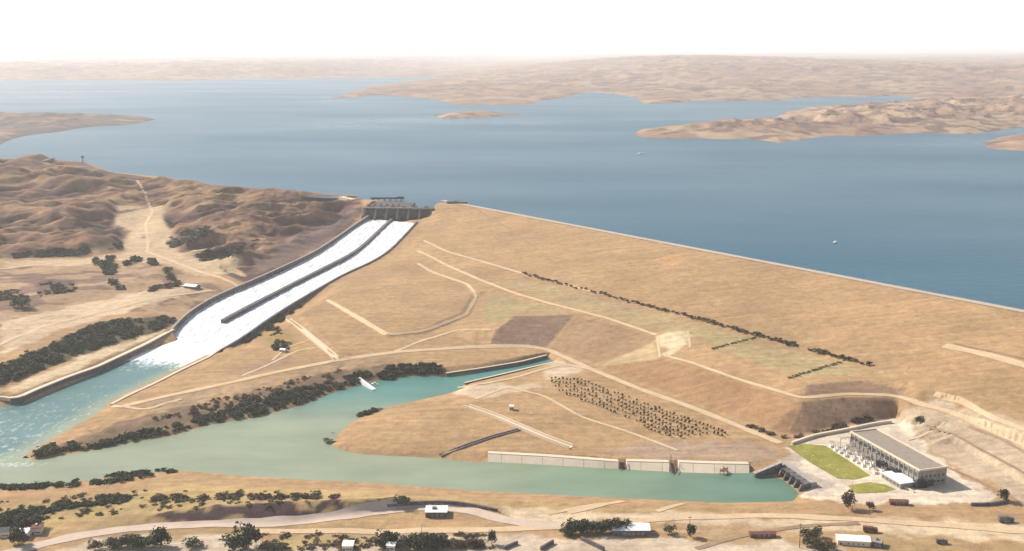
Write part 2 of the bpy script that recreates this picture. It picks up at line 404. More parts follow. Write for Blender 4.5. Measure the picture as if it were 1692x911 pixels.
pts = []
for L in BL:
    L = np.array(L, float)
    if len(L) == 1: pts.append(tuple(L[0])); continue
    for a, b in zip(L[:-1], L[1:]):
        n = max(1, int(np.hypot(*(b - a)[:2]) / 5)); n = min(n, 260)
        for i in range(n): pts.append(tuple(a + (b - a) * i / n))
    pts.append(tuple(L[-1]))
seen = {}; P2 = []
for p in pts:
    k = (round(p[0] / 2.0), round(p[1] / 2.0))
    if k in seen: continue
    seen[k] = 1; P2.append(p)
res = delaunay_2d_cdt([Vector((p[0], p[1])) for p in P2], [], [], 0, 1e-4)
vz = [P2[o[0]][2] if o else 0 for o in res[3]]
vx = np.array([[v.x, v.y, z] for v, z in zip(res[0], vz)])

def axis(segs):
    a = [segs[0][0]]
    for s0, s1, d0, d1 in segs:
        x = s0
        while x < s1 - 1e-6:
            t = (x - s0) / (s1 - s0); x += d0 + (d1 - d0) * t; a.append(min(x, s1))
    return np.unique(np.round(np.array(a), 4))
XS = axis([(-2400, -1200, 14, 10), (-1200, -560, 10, 2.6), (-560, 620, 2.6, 2.6), (620, 1200, 2.6, 10), (1200, 2400, 10, 14)])
YS = axis([(350, 700, 12, 2.6), (700, 1450, 2.6, 2.6), (1450, 2300, 2.6, 4.5), (2300, 3650, 4.5, 9)])
GX, GY = np.meshgrid(XS, YS)
Z = np.full(GX.shape, -999.0)
for f in res[2]:
    if len(f) != 3: continue
    A, B_, D = vx[f[0]], vx[f[1]], vx[f[2]]
    x0, x1 = min(A[0], B_[0], D[0]), max(A[0], B_[0], D[0]); y0, y1 = min(A[1], B_[1], D[1]), max(A[1], B_[1], D[1])
    i0, i1 = np.searchsorted(XS, x0 - 1e-3), np.searchsorted(XS, x1 + 1e-3); j0, j1 = np.searchsorted(YS, y0 - 1e-3), np.searchsorted(YS, y1 + 1e-3)
    if i0 >= i1 or j0 >= j1: continue
    x = GX[j0:j1, i0:i1]; y = GY[j0:j1, i0:i1]
    den = (B_[1] - D[1]) * (A[0] - D[0]) + (D[0] - B_[0]) * (A[1] - D[1])
    if abs(den) < 1e-9: continue
    a = ((B_[1] - D[1]) * (x - D[0]) + (D[0] - B_[0]) * (y - D[1])) / den
    b = ((D[1] - A[1]) * (x - D[0]) + (A[0] - D[0]) * (y - D[1])) / den
    m = (a > -1e-4) & (b > -1e-4) & (a + b < 1.0001)
    zz = a * A[2] + b * B_[2] + (1 - a - b) * D[2]
    sub = Z[j0:j1, i0:i1]; sub[m] = zz[m]
Z[Z < -900] = 10.0

def wp(z, *p): return [tuple(W(a, b, z)[:2]) for a, b in p]
# masks -----------------------------------------------------------------
HILLS = [tuple(W(*q)[:2]) for q in [(-600, 240, 54), (0, 262, 54), (140, 268, 54), (180, 284, 54), (320, 303, 54), (600, 325, 54), (604, 350, 50), (540, 400, 30), (470, 440, 25), (410, 466, 22), (370, 455, 21), (300, 432, 21), (240, 412, 22), (140, 428, 22), (0, 428, 24), (-600, 440, 28)]]
mh = inpoly(GX, GY, HILLS); dh = dpoly(GX, GY, HILLS)
hm = np.where(mh, sstep(0, 70, dh), 0)
PADP = wp(30, (198, 352), (265, 350), (268, 372), (285, 395), (290, 425), (230, 425), (205, 400), (222, 378), (196, 376))
pad = np.where(inpoly(GX, GY, PADP), 1.0, 0) ; padd = dpoly(GX, GY, PADP)
hm *= np.where(pad > 0, 0, sstep(0, 25, padd))
# gully direction runs down to the right of the photo
ang = math.radians(25); rx = GX * math.cos(ang) + GY * math.sin(ang); ry = -GX * math.sin(ang) + GY * math.cos(ang)
wx = fbm(GX / 160, GY / 160, 3, 11) * 90
g1 = ridged((rx + wx) / 300, (ry + wx) / 125, 5, 3)
g2 = fbm(GX / 60, GY / 45, 4, 21)
g3 = ridged((rx + wx * .6) / 110, (ry + wx * .4) / 42, 5, 203)
Z += hm * ((g1 - 0.62) * 60 + (g2 - 0.5) * 14 + (g3 - 0.62) * 20)
Z = np.where(mh, np.maximum(Z, np.minimum(54.8 + 4 * g2, 20 + 0 * Z + 40)) if False else Z, Z)
# keep the shore hills above the lake
shore = np.where(mh & (Z < 56) & (GY > 2500), 56 + 3 * g2, Z); Z = np.where(mh, np.where(dh < 60, np.where(GY > 2450, np.maximum(Z, 54.6 + 0.05 * dh), Z), Z), Z)
VAL = [tuple(W(*q)[:2]) for q in [(-600, 445, 26), (0, 435, 24), (140, 437, 22), (235, 425, 22), (300, 446, 20), (385, 480, 18), (300, 515, 16), (160, 520, 16), (0, 590, 15), (-600, 700, 15)]]
mv = inpoly(GX, GY, VAL); dv = dpoly(GX, GY, VAL)
Z += np.where(mv, sstep(0, 40, dv), 0) * ((fbm(GX / 70, GY / 60, 5, 5) - 0.5) * 9)
NEAR = inpoly(GX, GY, wp(4, (-900, 860), (-200, 842), (0, 830), (200, 812), (320, 800), (600, 814), (1000, 836), (1400, 846), (2300, 880), (3000, 1300), (-1500, 1300)))
NB = NEAR * sstep(0, 20, dpoly(GX, GY, wp(4, (-900, 860), (-200, 842), (0, 830), (200, 812), (320, 800), (600, 814), (1000, 836), (1400, 846), (2300, 880), (3000, 1300), (-1500, 1300))))
Z += NB * (fbm(GX / 45, GY / 35, 5, 8) - 0.5) * 2.6
RIGHT = wp(10, (1510, 668), (1600, 660), (1700, 700), (1900, 780), (1900, 890), (1690, 830), (1600, 790), (1500, 715))
mr = inpoly(GX, GY, RIGHT); dr = dpoly(GX, GY, RIGHT)
Z += np.where(mr, sstep(0, 15, dr), 0) * ((fbm(GX / 40, GY / 40, 4, 15) - 0.5) * 2.4)
# general unevenness on dry land
Z += np.where(Z > 1.0, np.clip(Z / 6, 0, 1), 0) * (fbm(GX / 22, GY / 22, 4, 41) - 0.5) * 0.9
BANK = wp(3, (40, 757), (180, 690), (350, 660), (560, 610), (640, 600), (725, 600), (735, 620), (600, 640), (430, 690), (230, 730))
Z += np.where(inpoly(GX, GY, BANK) & (Z > 0.4), 1, 0) * (fbm(GX / 12, GY / 12, 3, 51) - 0.4) * 3

CH = [tuple(p[:2]) for p in LW] + [tuple(p[:2]) for p in RW[::-1]]
dL = dpoly(GX, GY, [tuple(p[:2]) for p in LW], False); dR = dpoly(GX, GY, [tuple(p[:2]) for p in RW], False)
near_ch = (np.minimum(dL, dR) < 80)
inch = inpoly(GX, GY, CH)
gx, gy_ = GX[near_ch], GY[near_ch]
def near_z(P):
    P = resample(P, 5); d2 = (gx[:, None] - P[None, :, 0]) ** 2 + (gy_[:, None] - P[None, :, 1]) ** 2; i = d2.argmin(1)
    return P[i, 2], i * 5.0
zl, sl = near_z(LW); zr, sr = near_z(RW)
zz_ = Z[near_ch]; ic = inch[near_ch]; dl = dL[near_ch]; dr_ = dR[near_ch]
endl = sl > (len(resample(LW, 5)) - 3) * 5.0; endr = sr > (len(resample(RW, 5)) - 3) * 5.0
tl = zl + 7.0; wl2 = sstep(75, 8, dl); left = (~ic) & (dl < dr_) & ~endl
tr2 = np.maximum(zr + np.interp(sr, [0, 450, 560, 800], [2.5, 2.5, -2.5, -1]), 1.6); wr2 = sstep(45, 6, dr_); right = (~ic) & (dl >= dr_) & ~endr
zz_ = np.where(left, zz_ * (1 - wl2) + (tl + dl * .12) * wl2, zz_); zz_ = np.where(right, zz_ * (1 - wr2) + tr2 * wr2, zz_)
zz_ = np.where(ic, np.minimum(zl, zr) - 4, zz_)
Z[near_ch] = zz_
_a = W(604, 345, 56); _b = W(713, 346, 56); _g = math.atan2(_b[1] - _a[1], _b[0] - _a[0]); _l = float(np.hypot(*(_b - _a)[:2]))
lxx = (GX - _a[0]) * math.cos(_g) + (GY - _a[1]) * math.sin(_g); lyy = -(GX - _a[0]) * math.sin(_g) + (GY - _a[1]) * math.cos(_g)
gz = (lxx > -2) & (lxx < _l + 2) & (lyy > -34) & (lyy < 95)
Z = np.where(gz, np.minimum(Z, np.where(lyy < 0, 33, 30)), Z)
from math import floor
def height(x, y):
    i = int(np.clip(np.searchsorted(XS, x) - 1, 0, len(XS) - 2)); j = int(np.clip(np.searchsorted(YS, y) - 1, 0, len(YS) - 2))
    u = (x - XS[i]) / (XS[i + 1] - XS[i]); v = (y - YS[j]) / (YS[j + 1] - YS[j])
    u = min(max(u, 0), 1); v = min(max(v, 0), 1)
    return float((Z[j, i] * (1 - u) + Z[j, i + 1] * u) * (1 - v) + (Z[j + 1, i] * (1 - u) + Z[j + 1, i + 1] * u) * v)
def G(px, py, z=8.0, add=0.0):
    "ground point seen at a photo pixel: march the view ray down to the terrain"
    lo = None; z1 = 75.0
    while z1 > -2:
        p = W(px, py, z1)
        if height(p[0], p[1]) >= z1: break
        z1 -= 0.5
    p = W(px, py, z1); return np.array([p[0], p[1], height(p[0], p[1]) + add])

# soil colours ------------------------------------------------------------
def lerp(c, col, m): return c + (np.array(col) - c) * m[..., None]
jx = GX + (fbm(GX / 18, GY / 18, 3, 61) - 0.5) * 22; jy = GY + (fbm(GX / 18, GY / 18, 3, 62) - 0.5) * 26
col = np.zeros(GX.shape + (3,)) + np.array((0.385, 0.243, 0.122))
f1 = fbm(GX / 120, GY / 90, 5, 71); f2 = fbm(GX / 35, GY / 30, 5, 72)
def G0(px, py):
    z1 = 75.0
    while z1 > -2:
        p = W(px, py, z1)
        if height(p[0], p[1]) >= z1: break
        z1 -= 0.5
    return W(px, py, z1)[:2]
def zq(z, *p): return [tuple(G0(a, b)) for a, b in p]
def zone(poly, c, z=8, soft=6, jit=True, amt=1.0):
    P = poly if not isinstance(poly[0], tuple) or len(poly[0]) == 2 and abs(poly[0][0]) > 1e9 else poly
    x, y = (jx, jy) if jit else (GX, GY)
    bx = [p[0] for p in P]; by = [p[1] for p in P]
    m = inpoly(x, y, P); d = dpoly(x, y, P) if soft > 0 else None
    a = np.where(m, sstep(0, soft, d), 0) if soft > 0 else m * 1.0
    global col
    col = lerp(col, c, a * amt); return a
SAND = (0.48, 0.345, 0.205); PURP = (0.075, 0.045, 0.042); YEL = (0.43, 0.30, 0.13); GRN = (0.26, 0.24, 0.10)
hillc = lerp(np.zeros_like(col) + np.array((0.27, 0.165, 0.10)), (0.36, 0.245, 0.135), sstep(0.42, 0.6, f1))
hillc = lerp(hillc, (0.115, 0.07, 0.06), sstep(0.58, 0.49, g1) * 0.95)  # gullies darkened for scrub and for the shade on their sides
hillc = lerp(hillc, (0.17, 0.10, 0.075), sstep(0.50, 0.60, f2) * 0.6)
hillc = lerp(hillc, (0.10, 0.06, 0.05), sstep(0.56, 0.46, g3) * 0.75)  # finer gullies, scrub tone and shade painted in likewise
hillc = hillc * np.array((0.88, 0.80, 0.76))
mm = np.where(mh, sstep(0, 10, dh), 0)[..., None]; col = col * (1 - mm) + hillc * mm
valc = lerp(np.zeros_like(col) + np.array((0.37, 0.245, 0.14)), (0.17, 0.105, 0.075), sstep(0.48, 0.6, f2) * 0.85)
mm = np.where(mv, sstep(0, 10, dv), 0)[..., None]; col = col * (1 - mm) + valc * mm
col = lerp(col, SAND, np.where(pad > 0, 1.0, sstep(12, 0, padd)))
zone(zq(22, (0, 432), (140, 428), (240, 412), (330, 425), (390, 455), (330, 458), (240, 428), (120, 440), (0, 442)), SAND)
zone(zq(22, (300, 425), (340, 405), (350, 410), (400, 430), (410, 462), (360, 440)), (0.48, 0.35, 0.2))
zone(zq(17, (0, 530), (150, 500), (300, 470), (340, 475), (250, 505), (120, 540), (0, 590)), (0.52, 0.38, 0.24))
zone(zq(8, (0, 650), (60, 618), (160, 580), (280, 542), (286, 549), (242, 563), (114, 619), (23, 655)), (0.55, 0.42, 0.26))
zone(zq(35, (470, 440), (420, 455), (410, 425), (500, 385), (580, 345), (600, 352), (560, 385), (530, 410)), (0.19, 0.125, 0.10), soft=12)  # shade on the hillside facing the chute, painted into the soil
DG = (0.10, 0.085, 0.05)
zone(zq(10, (-60, 620), (0, 606), (100, 562), (160, 532), (290, 523), (286, 540), (150, 582), (60, 616), (0, 646), (-60, 670)), DG, soft=6)
zone(zq(22, (-10, 420), (60, 414), (130, 412), (200, 398), (205, 408), (120, 424), (-10, 430)), DG, soft=5, amt=.8)
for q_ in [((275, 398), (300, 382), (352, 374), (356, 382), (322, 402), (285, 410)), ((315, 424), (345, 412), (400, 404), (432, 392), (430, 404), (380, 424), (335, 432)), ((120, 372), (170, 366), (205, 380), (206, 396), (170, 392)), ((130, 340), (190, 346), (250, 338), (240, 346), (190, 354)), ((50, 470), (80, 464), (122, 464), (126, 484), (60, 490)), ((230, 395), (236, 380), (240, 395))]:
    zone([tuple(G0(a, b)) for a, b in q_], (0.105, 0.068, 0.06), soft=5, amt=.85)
# dam faces
zone(zq(17, (880, 462), (1120, 525), (1440, 612), (1410, 622), (1330, 630), (1240, 600), (1150, 560), (1085, 548), (950, 512), (800, 465)), (0.38, 0.275, 0.14), soft=10)
zone(zq(14, (800, 478), (850, 492), (945, 516), (850, 520), (818, 540), (790, 520)), (0.34, 0.262, 0.13), soft=8)
zone(zq(17, (1140, 540), (1240, 555), (1260, 580), (1400, 605), (1440, 615), (1410, 622), (1330, 632), (1240, 598), (1160, 568)), (0.37, 0.285, 0.135), soft=10, amt=0.7)
zone(zq(10, (805, 575), (820, 545), (850, 523), (950, 521), (903, 575)), (0.235, 0.15, 0.098), soft=1, jit=False)  # facet turned from the sun: its shade is put into the soil colour
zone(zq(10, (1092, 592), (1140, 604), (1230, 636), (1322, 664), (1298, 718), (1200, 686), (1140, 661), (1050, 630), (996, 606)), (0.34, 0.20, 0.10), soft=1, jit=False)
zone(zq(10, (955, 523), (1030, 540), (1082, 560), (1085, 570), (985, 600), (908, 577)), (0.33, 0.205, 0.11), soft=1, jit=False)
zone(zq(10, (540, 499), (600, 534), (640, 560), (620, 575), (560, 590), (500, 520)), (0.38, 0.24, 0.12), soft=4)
zone(zq(10, (1328, 664), (1400, 656), (1480, 658), (1484, 686), (1400, 700), (1330, 717), (1300, 719)), (0.26, 0.16, 0.095), soft=1, jit=False)  # lower right facet, shade of the slope painted as darker soil
zone(zq(16, (1330, 638), (1420, 630), (1500, 640), (1492, 658), (1400, 650), (1328, 656)), (0.26, 0.165, 0.10), soft=1, jit=False)  # upper right facet, darkened in colour for its shade too
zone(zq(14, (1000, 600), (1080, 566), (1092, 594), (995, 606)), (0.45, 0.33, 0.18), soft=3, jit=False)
zone(zq(14, (1085, 556), (1140, 548), (1140, 572), (1100, 590), (1086, 590)), (0.55, 0.44, 0.27), soft=4)
zone(zq(12, (1500, 665), (1560, 655), (1700, 700), (1900, 790), (1900, 900), (1690, 835), (1560, 765), (1480, 700)), (0.46, 0.35, 0.23), soft=8)
zone(zq(34, (1080, 428), (1130, 418), (1142, 430), (1110, 446), (1088, 445)), (0.56, 0.31, 0.14), soft=8, amt=0.8)
# river bank, spit and peninsula
zone(zq(4, (60, 756), (180, 700), (350, 662), (560, 612), (640, 602), (730, 605), (735, 620), (600, 640), (430, 690), (230, 730)), (0.20, 0.135, 0.08), soft=6)
zone(zq(8, (240, 665), (350, 645), (560, 600), (650, 590), (640, 600), (550, 612), (350, 658), (250, 690)), (0.36, 0.25, 0.15), soft=6)
zone(zq(8, (350, 620), (470, 585), (500, 600), (400, 625)), (0.33, 0.21, 0.13), soft=8)
zone(zq(8, (430, 545), (470, 540), (510, 575), (500, 590), (440, 575)), (0.33, 0.22, 0.09), soft=8)
zone(zq(5, (990, 745), (1080, 728), (1200, 728), (1290, 735), (1300, 765), (1100, 765), (1000, 755)), (0.36, 0.25, 0.165), soft=10)
zone(zq(5, (700, 640), (900, 635), (905, 600), (985, 605), (930, 625), (900, 640), (800, 660)), (0.52, 0.39, 0.26), soft=8)
# power station pad, lawns
zone(zq(3, (1290, 735), (1400, 708), (1480, 690), (1570, 770), (1660, 835), (1500, 838), (1340, 825)), (0.62, 0.51, 0.38), soft=3)
zone(zq(3, (1300, 735), (1330, 770), (1380, 803), (1350, 825), (1320, 800), (1290, 770)), (0.45, 0.37, 0.29), soft=3)
LAWN1 = wp(3, (1300, 737), (1330, 734), (1364, 737), (1400, 760), (1438, 786), (1412, 793), (1384, 791), (1340, 766)); LAWN2 = wp(3, (1400, 803), (1438, 797), (1462, 801), (1480, 809), (1462, 814), (1414, 816))
# near bank
zone(zq(4, (-200, 845), (0, 832), (200, 812), (330, 800), (600, 812), (800, 824), (1000, 836), (1400, 848), (1400, 855), (1000, 846), (700, 833), (500, 825), (300, 850), (0, 880)), YEL, soft=8)
col = np.where((NB > 0)[..., None], lerp(col, (0.33, 0.24, 0.11), NB * sstep(0.48, 0.62, f2) * 0.6), col)
zone([tuple(G0(*q[:2])) for q in [(235, 858, 6), (300, 845, 9), (400, 833, 12), (500, 829, 13), (600, 825, 13), (650, 822, 12), (690, 832, 8), (680, 838, 5), (578, 851, 4), (470, 863, 4), (250, 867, 4)]], PURP, soft=3)  # purple rock, painted darker still for the shade on this slope
zone([tuple(G0(*q[:2])) for q in [(690, 830, 7), (760, 829, 8), (822, 845, 6), (822, 850, 5), (760, 836, 5), (690, 837, 5)]], (0.16, 0.10, 0.08), soft=2, amt=0.8)
zone(zq(5, (-200, 850), (100, 832), (230, 815), (215, 833), (60, 860), (-200, 885)), GRN, soft=8, amt=0.7)
zone(zq(5, (830, 835), (1900, 862), (1900, 905), (1300, 880), (1100, 868), (830, 868)), (0.58, 0.44, 0.28), soft=8)
zone(zq(5, (50, 911), (200, 882), (900, 882), (1400, 900), (1400, 1000), (-50, 1000)), (0.52, 0.41, 0.29), soft=8)
zone(zq(5, (430, 885), (620, 885), (640, 905), (430, 911)), (0.40, 0.29, 0.13), soft=6)
zone(zq(5, (1000, 875), (1350, 860), (1692, 850), (1692, 870), (1100, 890)), (0.45, 0.32, 0.19), soft=12, amt=0.6)

def grid_mesh(name, X, Y, Zz, colr, mat, keep=None, attr='soil', smooth=True):
    nj, ni = X.shape
    idx = np.arange(nj * ni).reshape(nj, ni)
    q = np.stack([idx[:-1, :-1], idx[:-1, 1:], idx[1:, 1:], idx[1:, :-1]], -1).reshape(-1, 4)
    if keep is not None: q = q[keep.reshape(-1)]
    used = np.unique(q); remap = np.full(nj * ni, -1); remap[used] = np.arange(len(used))
    co = np.stack([X, Y, Zz], -1).reshape(-1, 3)[used].astype(np.float32); q = remap[q].astype(np.int32)
    m = bpy.data.meshes.new(name); m.vertices.add(len(co)); m.vertices.foreach_set('co', co.ravel())
    m.loops.add(q.size); m.loops.foreach_set('vertex_index', q.ravel())
    m.polygons.add(len(q)); m.polygons.foreach_set('loop_start', np.arange(0, q.size, 4, dtype=np.int32)); m.polygons.foreach_set('loop_total', np.full(len(q), 4, np.int32))
    m.update(calc_edges=True)
    def addc(nm, cc):
        at = m.attributes.new(nm, 'FLOAT_COLOR', 'POINT'); c4 = np.ones((len(used), 4), np.float32)
        c4[:, :3] = cc.reshape(-1, 3)[used]; at.data.foreach_set('color', c4.ravel())
    if isinstance(colr, dict):
        for k, v in colr.items():
            if v.ndim == 3: addc(k, v)
            else:
                at = m.attributes.new(k, 'FLOAT', 'POINT'); at.data.foreach_set('value', v.reshape(-1)[used].astype(np.float32))
    elif colr is not None: addc(attr, colr)
    if smooth: m.shade_smooth()
    m.materials.append(mat)
    return bpy.data.objects.new(name, m)

# the embankment dam is cut out of the same height grid, so it meets the ground along its toe
DAM = [tuple(p[:2]) for p in [off(CR0, 112, 0), off(CR1, 112, 0)]] + [tuple(W(*q)[:2]) for q in [(1900, 758, 31), (1700, 690, 31), (1540, 644, 30), (1500, 664, 21), (1484, 690, 3.5), (1400, 704, 3), (1330, 720, 3), (1300, 724, 3), (1200, 690, 4), (1140, 665, 4), (1050, 634, 4), (985, 606, 4), (905, 578, 5), (803, 577, 7), (818, 545, 18), (790, 500, 18), (760, 465, 21), (700, 440, 20), (672, 418, 24), (700, 366, 42), (712, 345, 56)]]
CXm = (GX[:-1, :-1] + GX[1:, 1:]) / 2; CYm = (GY[:-1, :-1] + GY[1:, 1:]) / 2
indam = inpoly(CXm, CYm, DAM)
mix = sstep(0.35, 0.65, fbm(GX / 90, GY / 60, 4, 81)) * 0.5
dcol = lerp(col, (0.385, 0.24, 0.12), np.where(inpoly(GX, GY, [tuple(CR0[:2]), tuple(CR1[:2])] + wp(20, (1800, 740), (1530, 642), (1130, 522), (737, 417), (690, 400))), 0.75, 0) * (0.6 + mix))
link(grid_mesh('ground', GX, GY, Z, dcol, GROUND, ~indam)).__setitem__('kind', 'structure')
dam = thing('embankment_dam', 'long sandy earth embankment dam with flat crest and stepped berms holding back the blue reservoir', 'dam', tuple(CR0))
def pkeep(o, par):
    C.objects.link(o); o.parent = par; o.matrix_parent_inverse = par.matrix_world.inverted() if False else o.matrix_parent_inverse
    o.location = -par.location
    return o
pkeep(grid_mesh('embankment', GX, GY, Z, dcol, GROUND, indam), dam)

def strip(name, line, w, mat, parent=None, lift=0.25, step=6.0, across=4, smooth_it=3, z=None, label=None, kind='structure', soft=True):
    P = smooth_line(np.array([p[:3] for p in line]), smooth_it, step); N = normals2(P); mb = MB(); n = across
    for i, (p, nn) in enumerate(zip(P, N)):
        ww = w * (1 + 0.12 * math.sin(i * 0.9) * math.sin(i * 0.37))
        for k in range(n + 1):
            t = (k / n - 0.5) * ww; x, y = p[0] + nn[0] * t, p[1] + nn[1] * t
            mb.v.append((x, y, (height(x, y) if z is None else z) + lift))
    for i in range(len(P) - 1):
        for k in range(n): a = i * (n + 1) + k; mb.f.append((a, a + 1, a + n + 2, a + n + 1))
    o = mb.build(name, mat, None, True)
    if parent is not None: o.parent = parent; o.location = -parent.location
    elif kind: o['kind'] = kind
    return o
def gl(*p): return [G(a, b) for a, b in p]

cr = [off(CR0 + (CR0 - CR1) * 0.02, 7.5, 60), off(CR1, 7.5, 60)]
strip('crest_road', cr, 11, CREST, dam, lift=0.5, z=60.3, smooth_it=0, step=20)
def ribbonbox(P, w, h, name, mat, parent, up=0.0, sidez=None):
    "wall-like ribbon of width w following P, from P.z+up to P.z+up+h"
    P = np.asarray(P, float); N = normals2(P); mb = MB()
    for p, n in zip(P, N):
        for s, zz in ((-1, 0), (1, 0), (1, 1), (-1, 1)):
            mb.v.append((p[0] + n[0] * w / 2 * s, p[1] + n[1] * w / 2 * s, p[2] + up + (h if zz else 0)))
    for i in range(len(P) - 1):
        a = i * 4
        for k in range(4): mb.f.append((a + k, a + (k + 1) % 4, a + 4 + (k + 1) % 4, a + 4 + k))
    mb.f.append((3, 2, 1, 0)); e = (len(P) - 1) * 4; mb.f.append((e, e + 1, e + 2, e + 3))
    o = mb.build(name, mat)
    if parent is not None: o.parent = parent; o.location = -parent.location
    return o
for d_ in (0.8, 14.2):
    ribbonbox(resample([off(CR0, d_, 60.2), off(CR1, d_, 60.2)], 30), 0.6, 0.8, 'parapet', CONC, dam)

# tracks and roads
ROADS = [
 ('road', 12, ASPH, (-60, 935), (50, 905), (130, 886), (200, 876), (260, 871), (350, 868), (450, 866), (520, 861), (578, 853), (640, 844), (680, 840), (730, 838), (770, 842), (830, 860), (880, 868), (1000, 868)),
 ('road', 9, ROAD, (420, 879), (600, 879), (830, 876), (1000, 866), (1100, 858), (1250, 852), (1400, 858), (1550, 868), (1700, 880)),
 ('dirt_track', 9, ROAD, (205, 671), (300, 650), (350, 640), (450, 617), (560, 595), (650, 583), (720, 578), (800, 574), (870, 573), (905, 578), (980, 612), (1060, 645), (1140, 673), (1200, 697), (1290, 733)),
 ('dirt_track', 6, ROAD, (690, 415), (745, 442), (800, 466), (859, 488), (918, 505), (1007, 528), (1085, 553)),
 ('dirt_track', 5, ROAD, (1098, 588), (1140, 599), (1230, 631), (1325, 659), (1400, 652), (1480, 654), (1502, 662)),
 ('dirt_track', 5, ROAD, (700, 398), (737, 416), (830, 443), (865, 453), (990, 485)),
 ('dirt_track', 6, ROAD, (1502, 662), (1562, 679), (1607, 696), (1692, 735), (1760, 768)),
 ('dirt_track', 6, ROAD, (1544, 652), (1592, 666), (1636, 689), (1692, 710), (1760, 742)),
 ('dirt_track', 14, ROAD, (1560, 572), (1600, 580), (1650, 592), (1720, 612)),
 ('dirt_track', 5, ROAD, (540, 496), (600, 531), (640, 556), (700, 549), (770, 521), (787, 491), (772, 470), (720, 452), (690, 436)),
 ('dirt_track', 5, ROAD, (650, 583), (700, 562), (760, 545), (812, 545)),
 ('dirt_track', 7, ROAD, (-10, 444), (70, 438), (140, 431), (200, 424), (240, 416), (290, 434), (330, 450), (395, 476)),
 ('dirt_track', 6, ROAD, (225, 298), (236, 315), (245, 332), (252, 350), (240, 372), (245, 400), (243, 416)),
 ('dirt_track', 7, ROAD, (-10, 575), (60, 545), (120, 528), (200, 508), (300, 487), (350, 480)),
 ('dirt_track', 5, ROAD, (700, 640), (790, 636), (850, 625), (900, 610), (935, 603), (990, 615)),
 ('dirt_track', 4, ROAD, (785, 660), (840, 640), (900, 655), (960, 690), (1040, 715), (1120, 745)),
 ('dirt_track', 4, ROAD, (905, 850), (960, 838), (1010, 832)),
 ('dirt_track', 3, BROWNT, (1530, 704), (1570, 718), (1620, 743), (1662, 766), (1720, 800)),
 ('dirt_track', 3, BROWNT, (1600, 705), (1650, 724), (1700, 752), (1750, 778)),
 ('dirt_track', 3, ROAD, (1500, 728), (1535, 716), (1560, 700)),
 ('dirt_track', 3, BROWNT, (1560, 770), (1600, 788), (1650, 812), (1700, 838)),
 ('dirt_track', 3, BROWNT, (778, 341), (830, 372), (886, 411)),
 ('dirt_track', 3, BROWNT, (1575, 568), (1640, 582), (1720, 600)),
 ('dirt_track', 3, ROAD, (1086, 557), (1088, 575), (1090, 592)),
 ('dirt_track', 3, ROAD, (1136, 548), (1139, 560), (1140, 575)),
 ('dirt_track', 3, BROWNT, (1495, 664), (1488, 676), (1482, 690)),
 ('dirt_track', 5, BROWNT, (1150, 908), (1200, 893), (1250, 882), (1330, 870), (1420, 866)),
 ('dirt_track', 3, ROAD, (450, 596), (475, 574), (520, 560)),
 ('dirt_track', 6, ROAD, (940, 848), (985, 838), (1030, 829)),
 ('dirt_track', 5, ROAD, (1085, 846), (1110, 838), (1130, 833)),
 ('dirt_track', 5, ROAD, (185, 672), (240, 678), (300, 660)),
 ('dirt_track', 4, ROAD, (400, 622), (440, 605), (490, 580), (520, 575)),
]
for nm, w, mt, *p in ROADS:
    strip(nm, gl(*p), w, mt, lift=0.3)
# lawns
def sheet(name, poly, mat, lift=0.2, step=5, kind='structure', label=None):
    xs = [p[0] for p in poly]; ys = [p[1] for p in poly]
    x, y = np.meshgrid(np.arange(min(xs), max(xs) + step, step), np.arange(min(ys), max(ys) + step, step))
    vv = [Vector(p) for p in poly]; n = len(vv)
    m = inpoly(x, y, poly) & (dpoly(x, y, poly) > step * 0.4)
    pts_ = vv + [Vector((a, b)) for a, b in zip(x[m], y[m])]
    r = delaunay_2d_cdt(pts_, [(i, (i + 1) % n) for i in range(n)], [], 1, 1e-4)
    mb = MB(); mb.v = [(v.x, v.y, height(v.x, v.y) + lift) for v in r[0]]; mb.f = [tuple(f) for f in r[2]]
    o = mb.build(name, mat); o['kind'] = kind; return o
GRASS = mat_plain('irrigated_grass', (0.235, 0.215, 0.04), var=0.25, scale=0.08, bmp=0.4)
sheet('lawn', LAWN1, GRASS); sheet('lawn', LAWN2, GRASS)

# ------------------------------------------------------------------ water
riv_x = axis([(-1400, -650, 30, 8), (-650, 500, 5, 5)]); riv_y = axis([(600, 1500, 5, 5)])
RX, RY = np.meshgrid(riv_x, riv_y)
def blob(px, py, r, z=0):
    p = W(px, py, z); return np.exp(-((RX - p[0]) ** 2 + (RY - p[1]) ** 2) / (r * r))
pale = np.array((0.235, 0.265, 0.165)); teal = np.array((0.07, 0.19, 0.155)); turq = np.array((0.07, 0.16, 0.15)); mid = np.array((0.155, 0.225, 0.14))
wr = fbm(RX / 60, RY / 60, 4, 91)
tr = sstep(-160, 120, RX + (wr - 0.5) * 160)
rc = np.zeros(RX.shape + (3,)) + pale
rc = lerp(rc, mid, tr * 0.9); 
rc = lerp(rc, (0.105, 0.19, 0.13), sstep(60, 230, RX))
inl = sstep(W(600, 672, 0)[1] - 45, W(600, 660, 0)[1] + 35, RY + (wr - 0.5) * 60 - 0.15 * RX - 20) * (RX > -420)
BASIN = wp(0, (300, 540), (450, 530), (365, 580), (180, 668), (100, 718), (30, 758), (-60, 775), (-300, 790), (-300, 640), (23, 655), (242, 560))
bm = inpoly(RX, RY, BASIN); bd = dpoly(RX, RY, BASIN)
rc = lerp(rc, teal, np.where(bm, 0, inl))
bw = np.where(bm, sstep(0, 30, bd), 0)
rc = lerp(rc, turq, bw)
FO = W(330, 575, 0); foam = np.where(bm, 1, 0) * (0.30 + 0.0 * RX)
fd = (RX - FO[0]) * -0.22 + (RY - FO[1]) * -0.975
